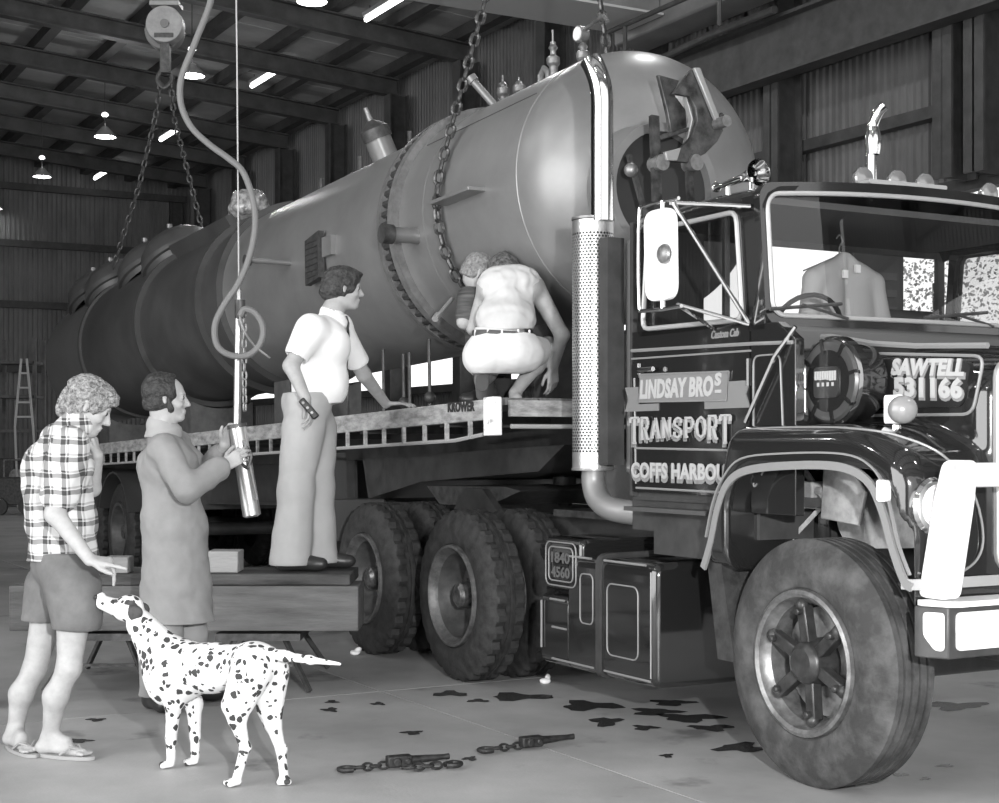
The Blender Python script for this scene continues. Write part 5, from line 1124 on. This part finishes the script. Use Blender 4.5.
hand(sd, wr_n, (1, .05, -.12), (0, .3, -1), -1, curl=(.5, .9, .6), point=True, th=(.8, .5, .4))
el_f, wr_f = W_(92, 488, 7.0), W_(97, 455, 6.88)
sd.cone(sh_f, el_f, .05, .04, .03).cone(el_f, wr_f, .04, .028, .02)
hand(sd, wr_f, (-.15, -.1, 1), (-1, 0, 0), 1, curl=(1.1, 1.4, .9), s=.9)
# legs
for hip, kn, an, he, to in ((W_(76, 590, 6.72), W_(69, 668, 6.68), W_(50, 737, 6.74), W_(44, 748, 6.74), W_(82, 751, 6.68)), (W_(54, 590, 6.92), W_(35, 668, 6.93), W_(15, 731, 6.93), W_(11, 741, 6.93), W_(28, 743, 6.75))):
    ca = kn*.6+an*.4-f_*.025
    sd.cone(hip, kn, .088, .052, .03).chain([kn, ca, an], [.05, .053, .034], .03)
    he[2] = .045; to[2] = .03; sd.cone(an, he, .033, .032, .02).cone(an, (an+to)/2+V(0, 0, .01), .032, .03, .03).cone(he, to, .032, .026, .03, flat=((0, 0, 1), .75))
    tn = nv(to-he); ts = np.cross(tn, V(0, 0, 1))
    for i in range(5): p = to+ts*(i-2)*.016; sd.cone(p, p+tn*(.035-.004*abs(i-(1 if hip[1] < 6.8 else 3))), .011, .009, .004)
sd.obj('body', skin, A); eyes(q, R, A)
hair(hc, q, R, A, mat('fair_curly_hair', .25, .75, var=.17, scale=60, bump=1., bscale=90), .013, 62, .021, [((.05, 0, .09), (.055, .07, .035)), ((.088, 0, .068), (.025, .05, .022)), ((-.085, 0, -.045), (.045, .06, .07))], face=.045, ridged=True, low=-.11)
st_ = SD((-2.5, 6.3, .7), (-1.6, 7.3, 1.62), .0065)
st_.cone(chest-r_*.065, chest+r_*.065, .14, .14, .04).cone(chest, belly, .145, .145, .04).cone(belly, pel, .145, .165, .04).cone(sh_n, sh_f, .075, .075, .05).cone(chest-f_*.03-V(0, 0, .1), belly-f_*.03, .13, .12, .04)
sl = sh_n*.3+el_n*.7; st_.cone(sh_n, sl, .088, .09, .02); sl2 = sh_f*.4+el_f*.6; st_.cone(sh_f, sl2, .075, .07, .02)
st_.cone(nk-V(.02, 0, .02), nk+nv(hc-nk)*.045, .085, .078, .03)
st_.noise(.006, 26, 2)
st_.cut(W_(64, 559, 6.8), (.05, 0, -1)); st_.cut(sl+nv(el_n-sh_n)*.045, nv(el_n-sh_n)) if False else None
sd2 = None
st_.cone(sl+nv(el_n-sh_n)*.07, el_n, .075, .06, .0, True) if False else None
st_.obj('plaid_shirt', pm, A, label='plaid short-sleeved shirt')
so_ = SD((-2.5, 6.3, .5), (-1.6, 7.3, 1.05), .0065)
so_.cone(W_(64, 566, 6.82)-r_*.05, W_(64, 566, 6.82)+r_*.05, .135, .135, .03)
so_.cone(W_(73, 588, 6.72), W_(77, 618, 6.69), .13, .112, .03).cone(W_(53, 588, 6.92), W_(46, 618, 6.93), .13, .112, .02).noise(.003, 24, 5)
so_.cut(W_(60, 625, 6.8), (-.05, 0, -1)); so_.cut(W_(60, 552, 6.8), (0, 0, 1))
so_.obj('shorts', mat('shorts_cloth', .13, .85, var=.03, scale=7), A)
for he, to in ((W_(44, 748, 6.74), W_(86, 751, 6.67)), (W_(11, 741, 6.93), W_(32, 743, 6.73))):
    he[2] = to[2] = .012; d_ = nv(to-he); s_ = np.cross(d_, V(0, 0, 1)); P = []
    for k in range(24):
        a = 2*PI*k/24; L_ = np.linalg.norm(to-he)/2+.045; P.append((he+to)/2+d_*math.cos(a)*L_+s_*math.sin(a)*(.045+.008*math.cos(a)))
    m_ = MB(); m_.rings([[tuple(p-V(0, 0, .010)) for p in P], [tuple(p+V(0, 0, .006)) for p in P]]); so2 = m_.part('rubber_thong', mat('thong_grey', .3, .6), A)
    MB().tube([tuple(to-d_*.02+V(0, 0, .03)), tuple(to-d_*.06+s_*.035+V(0, 0, .045)), tuple((he+to)/2+s_*.04+V(0, 0, .01))], .006, 6).tube([tuple(to-d_*.02+V(0, 0, .03)), tuple(to-d_*.06-s_*.035+V(0, 0, .045)), tuple((he+to)/2-s_*.04+V(0, 0, .01))], .006, 6).part('strap', mat('thong_grey', .3, .6), so2)
# ---------------- man in dust coat
B = person('balding man with sideburns in a long dust coat holding the shiny air cylinder', (-1.72, 7.98, 0))
sd = SD((-2.15, 7.3, -.02), (-1.2, 8.5, 1.84), .0065)
f_, r_ = nv((.9, .4, 0)), nv((.4, -.9, 0))
hc = W_(167, 398, 7.9); nk = W_(163, 428, 7.92)
q, R = head(sd, hc, (.98, .16, -.06), (.06, 0, 1)); sd.cone(nk, q(-.03, 0, -.06), .062, .058, .03)
chest, belly, pel = W_(168, 468, 7.95), W_(175, 530, 7.95), W_(176, 575, 7.95)
sh_n, sh_f = W_(163, 449, 7.76), W_(176, 445, 8.14)
sd.cone(chest-r_*.05, chest+r_*.05, .11, .11, .04).cone(chest, belly, .12, .12, .04).cone(belly, pel, .12, .12, .04).cone(sh_n, sh_f, .06, .06, .04).cone(nk, chest, .06, .1, .04)
el_n, wr_n = W_(187, 490, 7.68), W_(224, 466, 7.82)
sd.cone(sh_n, el_n, .05, .042, .03).cone(el_n, wr_n, .042, .03, .02); hand(sd, wr_n, (.78, .06, .5), (.1, 1, -.1), 1, curl=(.35, 1.0, .9), th=(.6, .8, .6))
el_f, wr_f = W_(205, 478, 8.2), W_(225, 445, 8.03)
sd.cone(sh_f, el_f, .05, .042, .03).cone(el_f, wr_f, .042, .03, .02); hand(sd, wr_f, (.35, -.2, .85), (.5, -.6, -.2), -1, curl=(.5, .9, .8))
feet = ((W_(165, 632, 7.88), W_(155, 655, 7.83), W_(153, 697, 7.95), 0), (W_(190, 632, 8.05), W_(190, 655, 8.1), W_(188, 690, 8.18), 0))
for hip, kn, an, _ in feet: an[2] = .1; sd.cone(hip, kn, .08, .055, .03).cone(kn, an, .055, .04, .03)
sd.obj('body', skin, B); eyes(q, R, B)
hm_ = mat('dark_hair', .028, .65, var=.018, scale=50, bump=.6, bscale=70)
hair(hc, q, R, B, hm_, .004, 70, .014, [((-.06, 0, .05), (.07, .08, .08))], face=.085, low=-.075, seed=3, bald=True)
for s in (-1, 1):
    bs = SD(q(.02, s*.06, -.05)-.06, q(.02, s*.06, -.05)+.06, .0045); bs.cone(q(.012, s*.074, -.005), q(.028, s*.07, -.062), .011, .017, .01).noise(.002, 90, 4); bs.obj('sideburn', hm_, B)
ct = SD((-2.2, 7.3, .4), (-1.2, 8.5, 1.6), .0065)
ct.cone(chest-r_*.06, chest+r_*.06, .145, .145, .04).cone(chest, belly, .145, .16, .04).cone(belly, W_(177, 600, 7.95), .165, .185, .05).cone(W_(177, 600, 7.95)-r_*.03, W_(178, 640, 7.95)+r_*.03, .185, .2, .03).cone(sh_n, sh_f, .08, .08, .05)
ct.chain([sh_n, el_n, sh_n*0+el_n*.15+wr_n*.85], [.078, .068, .062], .03).chain([sh_f, el_f, el_f*.3+wr_f*.7], [.075, .066, .06], .03)
ct.cone(nk-V(0, 0, .04), nk+V(0, 0, -.02), .085, .078, .03).noise(.007, 22, 8)
ct.cut(W_(177, 621, 7.95), (.0, 0, -1))
coat = ct.obj('dust_coat', mat('dust_coat_cloth', .25, .9, var=.03, scale=5), B, label='long grey dust coat')
cl = SD(nk-V(.14, .14, .09), nk+V(.16, .14, .06), .0045)
cl.cone(nk-V(0, 0, .02), nk+V(-.008, 0, .012), .1, .08, .0).cut(nk-V(0, 0, .05), (0, 0, -1)); cl.cone(nk-V(0, 0, .06), nk+V(0, 0, .06), .085, .066, 0, True); cl.cone(nk+f_*.1+V(0, 0, .08), nk+f_*.1-V(0, 0, .1), .03, .02, .0, True)
cl.obj('collar', mat('dust_coat_cloth_light', .32, .85), B)
pkt = None if True else MB().prism(rrect(-.06, .06, -.07, .07, .015), lambda x, z, a: tuple(W_(186, 560, 7.95)+f_*0+V(x*.8, -.155+a-abs(x)*.1, z)), -.012, .004).part('pocket', mat('dust_coat_cloth', .2), B)
tr_ = SD((-2.15, 7.5, 0), (-1.3, 8.5, .8), .0075)
for hip, kn, an, _ in feet: tr_.cone(hip, kn, .1, .08, .02).cone(kn, an+V(0, 0, -.02), .075, .075, .03)
tr_.noise(.004, 20, 3).cut((0, 0, .07), (0, 0, -1)).obj('trousers', mat('pale_trousers', .3, .85), B)
def boot(par, an, fw, L_=.2, z0=.0, m=None, nm='boot'):
    fw = nv(fw); h = V(an[0], an[1], z0+.045)-fw*.035; t = h+fw*L_; b_ = SD(np.minimum(h, t)-.1, np.maximum(h, t)+.16, .006)
    b_.cone(h, V(an[0], an[1], z0+.12), .042, .05, .02).cone(h, t, .042, .038, .03, flat=((0, 0, 1), .95)).cone(V(an[0], an[1], z0+.1), t-fw*.04, .04, .035, .03); b_.cut((0, 0, z0+.004), (0, 0, -1)); b_.cut((0, 0, z0+.14), (0, 0, 1)); return b_.obj(nm, m or mat('black_leather', .03, .4), par)
for (_, _, an, _), fw in zip(feet, ((.5, -.8, 0), (.95, .1, 0))): boot(B, an, fw)
# ---------------- man in white shirt
Cc = person('man in white short-sleeved shirt, dark tie and flared trousers leaning on the trailer deck', (-1.18, 8.85, .667))
sd = SD((-1.75, 8.3, .64), (-.3, 9.9, 2.52), .0068)
f_, r_ = nv((.93, .36, 0)), nv((.36, -.93, 0)); DC = 8.9
hc = W_(344, 288, 9.0); nk = W_(332, 313, 8.97)
q, R = head(sd, hc, (.95, .22, -.1), (.1, 0, 1)); sd.cone(nk, q(-.03, 0, -.06), .062, .058, .03)
chest, belly, pel = W_(324, 345, 8.93), W_(319, 385, 8.9), W_(307, 412, 8.88)
sh_n, sh_f = W_(311, 330, 8.74), W_(338, 327, 9.1)
sd.cone(chest-r_*.05, chest+r_*.05, .11, .11, .04).cone(chest, belly, .12, .12, .04).cone(belly, pel, .12, .12, .04).cone(sh_n, sh_f, .06, .06, .04).cone(nk, chest, .06, .1, .04)
el_n, wr_n = W_(291, 366, 8.66), W_(306, 399, 8.58)
sd.cone(sh_n, el_n, .055, .045, .03).cone(el_n, wr_n, .046, .031, .02); hand(sd, wr_n, (.35, 0, -1), (-.9, .1, -.2), 1, curl=(.35, .7, .5), th=(.7, .4, .8))
el_f, wr_f = W_(364, 375, 9.3), W_(386, 404, 9.55)
sd.cone(sh_f, el_f, .055, .045, .03).cone(el_f, wr_f, .045, .03, .02); hand(sd, wr_f, (.95, .2, .05), (0, .0, -1), 1, curl=(.05, .1, .1), th=(.6, .9, 0))
fts = ((W_(303, 430, 8.78), W_(296, 490, 8.76), W_(290, 556, 8.7)), (W_(316, 430, 8.98), W_(316, 490, 8.95), W_(318, 556, 8.88)))
for hip, kn, an in fts: an[2] = .78; sd.cone(hip, kn, .085, .055, .03).cone(kn, an, .055, .04, .03)
sd.obj('body', skin, Cc); eyes(q, R, Cc)
hair(hc, q, R, Cc, mat('dark_wavy_hair', .035, .65, var=.025, scale=50, bump=.7, bscale=60), .006, 55, .018, [((-.08, 0, -.02), (.065, .075, .08)), ((.06, 0, .09), (.04, .06, .02))], face=.05, low=-.085, seed=5)
wm = mat('white_shirt_cloth', .85, .85)
ws_ = SD((-1.75, 8.3, 1.4), (-.6, 9.5, 2.35), .0068)
ws_.cone(chest-r_*.06, chest+r_*.06, .14, .14, .04).cone(chest, belly, .145, .15, .04).cone(belly+f_*.03, pel+f_*.03+V(0, 0, .03), .15, .135, .04).cone(sh_n, sh_f, .078, .078, .05)
ws_.cone(sh_n, sh_n*.38+el_n*.62, .085, .078, .06).cone(sh_f, sh_f*.3+el_f*.7, .08, .072, .05).cone(chest-V(.06, 0, -.02), belly-V(.03, 0, 0), .12, .12, .05)
ws_.cone(nk-V(0, 0, .05), nk+V(.0, 0, -.03), .09, .078, .03).noise(.004, 18, 9)
ws_.cone(sh_n*.2+el_n*.8-nv(el_n-sh_n)*-.03, el_n+nv(el_n-sh_n)*.05, .075, .09, .0, True).cone(sh_f*.1+el_f*.9, el_f+nv(el_f-sh_f)*.08, .075, .09, .0, True)
ws_.cut(W_(315, 406, 8.9), (.12, 0, -1)); ws_.obj('white_shirt', wm, Cc, label='white short-sleeved shirt')
cl = SD(nk-V(.14, .14, .09), nk+V(.16, .14, .06), .0045)
cl.cone(nk-V(0, 0, .05), nk+V(.0, 0, -.006), .1, .076, .0); cl.cone(nk-V(0, 0, .06), nk+V(.01, 0, .06), .08, .064, 0, True); cl.cone(nk+f_*.1+V(0, 0, .08), nk+f_*.1-V(0, 0, .1), .02, .015, .0, True); cl.obj('collar', wm, Cc)
tie = [nk+f_*.075-V(0, 0, .02), chest+f_*.15+V(0, 0, .06), belly+f_*.165+V(0, 0, .08), belly+f_*.165-V(0, 0, .03)]
tt = spline([tuple(p) for p in tie], 4); m_ = MB(); rs = []
for i, p in enumerate(tt):
    p = np.array(p)+r_*.045-f_*.012*(i > 2); hw = .022+.014*i/len(tt); rs.append([tuple(p+r_*hw), tuple(p+f_*.008), tuple(p-r_*hw), tuple(p-f_*.008)])
m_.rings(rs).part('tie', mat('tie_dark', .06, .6), Cc)
tr_ = SD((-1.75, 8.4, .66), (-.7, 9.3, 1.75), .0068)
tr_.cone(W_(307, 402, 8.88)-r_*.04, W_(307, 402, 8.88)+r_*.04, .14, .14, .03)
for i, (hip, kn, an) in enumerate(fts):
    a2 = an.copy(); a2[2] = .72; tr_.chain([hip, kn, a2], [.128, .1, .122], .06); tr_.cone(hip, W_(307, 410, 8.88), .11, .13, .03)
tr_.noise(.004, 16, 11).cut((0, 0, .705), (0, 0, -1)).cut(W_(307, 393, 8.9), (0, 0, 1)); tr_.obj('flared_trousers', mat('flared_cloth', .4, .85, var=.02, scale=9), Cc)
for (_, _, an), fw in zip(fts, ((.95, -.1, 0), (.98, .1, 0))): boot(Cc, an, fw, .22, .667, nm='shoe')
pt = thing('hand_controller', 'dark pendant controller in the hand of the white shirt man', 'controller', I4, tuple(W_(308, 412, 8.56)))
c_ = W_(309, 409, 8.56); m_ = MB().bar(tuple(c_+V(-.045, 0, .055)), tuple(c_+V(.045, 0, -.05)), .045, .04); m_.part('case', mat('controller_black', .025, .45), pt, bevel=.008)
for k in range(3): p = c_+V(-.03+.025*k, -.025, .035-.028*k); MB().cyl(tuple(p), tuple(p-V(0, .006, 0)), .008, n=10).part('button', steel, pt)
# ---------------- crouching man seen from behind
E_ = person('man in pale singlet, belted shorts and boots squatting on the deck with his back turned', (.03, 8.95, 1.65))
DZ = 1.645
sd = SD((-.4, 8.4, 1.6), (.55, 9.6, 2.66), .0065)
hc = W_(503, 276, 9.2); nk = W_(508, 282, 9.1)
q, R = head(sd, hc, (-.15, .75, -.6), (-.05, .6, .8)); sd.cone(nk, q(-.04, 0, -.04), .06, .058, .03)
pel = W_(505, 352, 8.86); mid = W_(506, 320, 8.92); chest = W_(510, 288, 9.02)
sd.cone(pel-V(.07, 0, 0), pel+V(.07, 0, 0), .12, .12, .03).cone(pel, mid, .12, .11, .03).cone(mid, chest, .11, .11, .04).cone(chest-V(.1, 0, 0), chest+V(.1, 0, 0), .1, .1, .04)
sh_r, el_r, wr_r = W_(535, 287, 9.05), W_(562, 335, 9.05), W_(553, 368, 9.15)
sd.cone(sh_r, el_r, .06, .045, .03).cone(el_r, wr_r, .044, .03, .02); hand(sd, wr_r, (.0, .1, -1), (-.6, 1, 0), -1, curl=(.3, .6, .5))
sh_l, el_l, wr_l = W_(487, 290, 9.05), W_(474, 328, 9.15), W_(490, 352, 9.42)
sd.cone(sh_l, el_l, .06, .045, .03).cone(el_l, wr_l, .044, .03, .02); hand(sd, wr_l, (.5, .5, -.6), (1, 0, 0), 1)
kr, ar = W_(548, 347, 9.2), W_(515, 393, 9.05); kl, al = W_(488, 372, 9.35), W_(482, 378, 8.95)
sd.cone(W_(525, 355, 8.9), kr, .09, .06, .03).chain([kr, kr*.6+ar*.4-V(0, .02, 0), ar], [.058, .055, .034], .03); f0 = ar.copy(); f0[2] = DZ+.035; sd.cone(ar, f0, .034, .033, .02).cone(f0+V(.01, -.04, 0), f0+V(-.02, .13, -.01), .033, .025, .02)
for i in range(5): p = f0+V(-.02+(i-2)*.015, .13, -.012); sd.cone(p, p+V(-.005, .03, 0), .011, .009, .003)
sd.cone(W_(488, 357, 8.9), kl, .09, .06, .03).chain([kl, kl*.5+al*.5, al], [.058, .055, .036], .03)
sd.obj('body', skin, E_); eyes(q, R, E_)
hair(hc, q, R, E_, mat('brown_hair', .1, .7, var=.07, scale=40, bump=.7, bscale=60), .006, 55, .02, face=.05, low=-.08, seed=7)
sg = SD((-.4, 8.4, 1.9), (.5, 9.6, 2.6), .0065)
sg.cone(chest-V(.075, 0, -.01), chest+V(.075, 0, .01), .12, .12, .04).cone(chest, mid, .135, .135, .04).cone(mid-V(.04, 0, 0), mid+V(.04, 0, 0), .14, .14, .03).cone(mid, W_(504, 345, 8.88), .135, .135, .03).cone(nk-V(.04, 0, .02), nk+V(.04, 0, -.02), .07, .07, .03)
sg.noise(.008, 28, 12).cut(W_(504, 331, 8.9), (.06, 0, -1)); sg.obj('singlet', mat('singlet_cloth', .55, .9, var=.02, scale=8), E_, label='pale sleeveless top')
sh2 = SD((-.4, 8.4, 1.75), (.5, 9.5, 2.2), .0065); sc_ = mat('cream_shorts', .7, .85, var=.03, scale=10)
sh2.cone(pel-V(.06, 0, -.01), pel+V(.055, 0, .01), .14, .14, .03).cone(W_(503, 338, 8.89)-V(.045, 0, 0), W_(503, 338, 8.89)+V(.045, 0, 0), .135, .135, .03).cone(W_(525, 353, 8.88), W_(536, 350, 9.08), .115, .095, .03).cone(W_(484, 356, 8.88), W_(485, 364, 9.1), .13, .1, .03)
sh2.noise(.003, 26, 13).cut(W_(504, 331, 8.9), (.12, 0, 1)).cut(W_(504, 374, 8.9), (0, 0, -1)).obj('shorts', sc_, E_)
bs_ = SD(W_(503, 336, 8.89)-.3, W_(503, 336, 8.89)+.3, .005); bs_.cone(W_(503, 338, 8.89)-V(.045, 0, 0), W_(503, 338, 8.89)+V(.045, 0, 0), .143, .143, 0).cut(W_(503, 332, 8.89), (.06, 0, 1)).cut(W_(503, 340, 8.89), (-.06, 0, -1)); bt = bs_.obj('belt', mat('belt_leather', .07, .5), E_)
bc = W_(503, 336, 8.89); P = []
for k in range(48):
    a = 2*PI*k/48; P.append(bc+V(math.cos(a)*.2+0, math.sin(a)*.158, .018*abs(math.cos(a))*0+math.cos(a)*.03))
for a in (-150, -118, -92, -62, -35):
    p = bc+V(math.cos(rad(a))*.188, math.sin(rad(a))*.146, 0); MB().bar(tuple(p+V(0, 0, .03)), tuple(p-V(0, 0, .03)), .012, .008, (0, 1, 0)).part('belt_loop', sc_, bt)
bo = SD(al-.16, al+V(.12, .2, .14), .006); bo.cone(al+V(0, 0, .04), al, .048, .045, .02).cone(al+V(0, -.02, -.03), al+V(0, .06, -.1), .042, .036, .03).cut((0, 0, DZ+.004), (0, 0, -1)); bo.obj('boot', mat('grey_boot', .16, .6), E_)
MB().prism(rrect(-.035, .035, -.05, .05, .03), lambda x, z, a: tuple(al+V(x, -.062+a, -.03+z)), -.008, .006).part('boot_sole', mat('sole_dark', .06, .7), E_)
MB().cyl(tuple(al+V(0, .01, .03)), tuple(al+V(0, .04, .075)), .052, .05, 16).part('sock', mat('pale_sock', .6, .9), E_)
# ---------------- second man beyond him
G_ = person('man in dark shirt crouching beyond the squatting man, half hidden, hand to the chain', (-.1, 9.35, 1.63))
sd = SD((-.55, 8.95, 1.6), (.25, 9.85, 2.66), .0075)
hc = W_(480, 274, 9.3); nk = W_(480, 289, 9.33); q, R = head(sd, hc, (.85, .1, -.5), (.5, 0, .85)); sd.cone(nk, q(-.03, 0, -.05), .06, .056, .03)
chest, pel = W_(480, 308, 9.33), W_(489, 362, 9.38)
sd.cone(nk, chest, .06, .1, .03).cone(chest, pel, .1, .11, .03)
sh_, el_, wr_ = W_(470, 298, 9.2), W_(464, 322, 9.15), W_(480, 335, 9.3)
sd.cone(sh_, el_, .05, .042, .02).cone(el_, wr_, .042, .03, .02); hand(sd, wr_, (.8, .1, -.2), (0, 1, 0), -1, curl=(.6, 1, .8))
kn_, an_ = W_(476, 352, 9.1), W_(487, 390, 9.3); an_[2] = DZ+.08
sd.cone(pel, kn_, .085, .055, .03).cone(kn_, an_, .05, .035, .02)
k2, a2 = W_(500, 362, 9.3), W_(503, 392, 9.5); a2[2] = DZ+.08; sd.cone(pel, k2, .085, .055, .03).cone(k2, a2, .05, .035, .02)
sd.obj('body', skin, G_); hair(hc, q, R, G_, mat('grey_hair', .2, .8, var=.1, scale=60), .004, 60, .006, face=.06, low=-.06, seed=8)
g1 = SD((-.55, 8.95, 1.9), (.25, 9.85, 2.5), .0075); g1.cone(chest+V(0, 0, .03), pel+V(0, 0, .02), .12, .135, .03).cone(sh_, sh_*.3+el_*.7, .066, .066, .02).cone(sh_, chest+V(.1, .05, .05), .07, .08, .04).noise(.004, 22, 2).cut(nk-V(0, 0, .0), (0, 0, 1)).cut(pel+V(0, 0, -.02), (0, 0, -1)); g1.obj('work_shirt', mat('dark_striped_shirt', .07, .85, var=.06, scale=3, stretch=(1, 1, 12)), G_)
g2 = SD((-.55, 8.9, 1.6), (.25, 9.85, 2.1), .0075); g2.cone(pel, kn_, .125, .075, .03).cone(kn_, an_, .07, .055, .02).cone(pel, k2, .12, .075, .03).cone(k2, a2, .07, .055, .02); g2.obj('work_trousers', mat('dark_trousers', .06, .85), G_)
for a_ in (an_, a2): boot(G_, a_, (-.8, -.3, 0), .18, DZ-.006)
# ---------------- the dalmatian
Dg = thing('dog', 'dalmatian dog standing with head raised to the hand of the man in plaid', 'dog', I4, (-1.15, 6.35, 0))
dm = bpy.data.materials.new('spotted_coat'); dm.use_nodes = True; nt = dm.node_tree; b = nt.nodes['Principled BSDF']; b.inputs['Roughness'].default_value = .75
tc = nt.nodes.new('ShaderNodeTexCoord'); nz = nt.nodes.new('ShaderNodeTexNoise'); nz.inputs['Scale'].default_value = 26; nt.links.new(tc.outputs['Object'], nz.inputs['Vector'])
vm = nt.nodes.new('ShaderNodeVectorMath'); vm.operation = 'MULTIPLY_ADD'; vm.inputs[1].default_value = (.03,)*3; nt.links.new(nz.outputs['Color'], vm.inputs[0]); nt.links.new(tc.outputs['Object'], vm.inputs[2])
vo = nt.nodes.new('ShaderNodeTexVoronoi'); vo.inputs['Scale'].default_value = 27; nt.links.new(vm.outputs[0], vo.inputs['Vector'])
sc = nt.nodes.new('ShaderNodeSeparateColor'); nt.links.new(vo.outputs['Color'], sc.inputs[0])
thr = mth('MULTIPLY_ADD', sc.outputs[0], .42, .12)
sp_ = mth('LESS_THAN', vo.outputs['Distance'], thr); val = mth('SUBTRACT', .74, mth('MULTIPLY', sp_, .7))
cb_ = nt.nodes.new('ShaderNodeCombineColor'); [nt.links.new(val, cb_.inputs[i]) for i in range(3)]; nt.links.new(cb_.outputs[0], b.inputs['Base Color'])
sd = SD((-1.95, 5.9, -.01), (-.6, 6.95, .85), .0055)
wi, ru = W_(178, 652, 6.52), W_(254, 656, 6.28)      # spine: withers and rump
wi[2] -= .02
ax_ = nv(ru-wi); la = nv(np.cross(ax_, (0, 0, 1)))*1.0
if la[1] > 0: la = -la                                # la points to the camera side
ch_c = W_(178, 672, 6.5); mid = W_(212, 668, 6.4); lo_ = W_(246, 664, 6.3)
sd.ell(ch_c, (.15, .098, .135), .04, R=np.column_stack([ax_, la, np.cross(ax_, la)])).ell(W_(166, 680, 6.52), (.09, .08, .11), .04)
sd.cone(ch_c+V(0, 0, .02), mid, .112, .098, .05).cone(mid, lo_, .096, .085, .05).ell(W_(256, 662, 6.27), (.085, .09, .085), .04)
sd.cone(W_(165, 650, 6.52), W_(140, 622, 6.58), .075, .055, .04).cone(W_(158, 670, 6.52), W_(140, 628, 6.58), .06, .045, .04)
hd = W_(128, 609, 6.6); nf = nv((-1, .05, .33))
sd.ell(hd, (.068, .056, .055), .02).cone(hd+nf*.03-V(0, 0, .012), W_(103, 602, 6.62), .042, .029, .015).cone(W_(112, 608, 6.61), W_(101, 605, 6.62), .024, .018, .01).ell(hd+V(.01, 0, .02), (.05, .045, .04), .02)
sd.cone(W_(99, 597, 6.62), W_(102, 596, 6.62), .014, .016, .006)
# fore legs
for sh, el, wr, pa in ((W_(168, 675, 6.44), W_(174, 703, 6.46), W_(171, 738, 6.5), W_(171, 762, 6.5)), (W_(186, 680, 6.6), W_(194, 704, 6.62), W_(195, 736, 6.58), W_(195, 760, 6.56))):
    sd.cone(sh, el, .058, .038, .03).cone(el, wr, .035, .024, .02); pa[2] = .035; sd.cone(wr, pa, .022, .019, .012)
    pd = nv((-.75, -.25, 0)); 
    for i in range(4): s_ = V(-pd[1], pd[0], 0)*(i-1.5)*.013; sd.cone(pa+s_*.5-V(0, 0, .015), pa+pd*.038+s_-V(0, 0, .02), .014, .0115, .004)
# hind legs
for hp_, st2, hk_, pa, k_ in ((W_(250, 668, 6.2), W_(233, 705, 6.2), W_(245, 748, 6.22), W_(237, 780, 6.16), 0), (W_(268, 668, 6.3), W_(268, 708, 6.3), W_(281, 750, 6.26), W_(284, 778, 6.2), 1)):
    sd.cone(hp_, st2, .082, .046, .04).cone(hp_+V(.02, 0, -.03), hk_*.35+st2*.65, .065, .035, .03).cone(st2, hk_, .042, .021, .02).cone(hk_+V(.008, 0, .005), hk_, .02, .02, .01); pa[2] = .035; sd.cone(hk_, pa, .021, .019, .01)
    pd = nv((-.7, -.5, 0) if k_ == 0 else (.15, -1, 0))
    for i in range(4): s_ = V(-pd[1], pd[0], 0)*(i-1.5)*.013; sd.cone(pa+s_*.5-V(0, 0, .015), pa+pd*.04+s_-V(0, 0, .02), .015, .012, .004)
sd.ell(W_(222, 688, 6.38), (.08, .06, .035), .05, True) if False else None
# tail
sd.chain([W_(264, 652, 6.26), W_(285, 656, 6.22), W_(310, 660, 6.18), W_(340, 664, 6.14)], [.026, .021, .016, .007], .02)
sd.cut((0, 0, .003), (0, 0, -1))
sd.obj('body', dm, Dg, label='white coat with black spots')
blk = mat('dog_black', .03, .5)
nb = SD(W_(97, 597, 6.62)-.04, W_(97, 597, 6.62)+.04, .004); nb.ell(W_(97, 597, 6.62), (.013, .016, .012), .003); nb.obj('nose', blk, Dg)
for s in (-1, 1):
    e0 = hd+V(.025, -.045 if s < 0 else .045, .025); ea = SD(e0-.13, e0+.13, .005)
    ea.chain([e0, e0+V(.022, -.018 if s < 0 else .018, -.035), e0+V(.03, -.02 if s < 0 else .02, -.085)], [.02, .032, .018], .01, flat=((0, 1, 0), .35)); ea.obj('ear', mat('dark_ear', .04, .7, var=.02, scale=30), Dg, label='dark ear')
    MB().sph(W_(118, 602, 6.6)+V(0, -.038 if s < 0 else .045, .008), .008, 10).part('eye', blk, Dg)
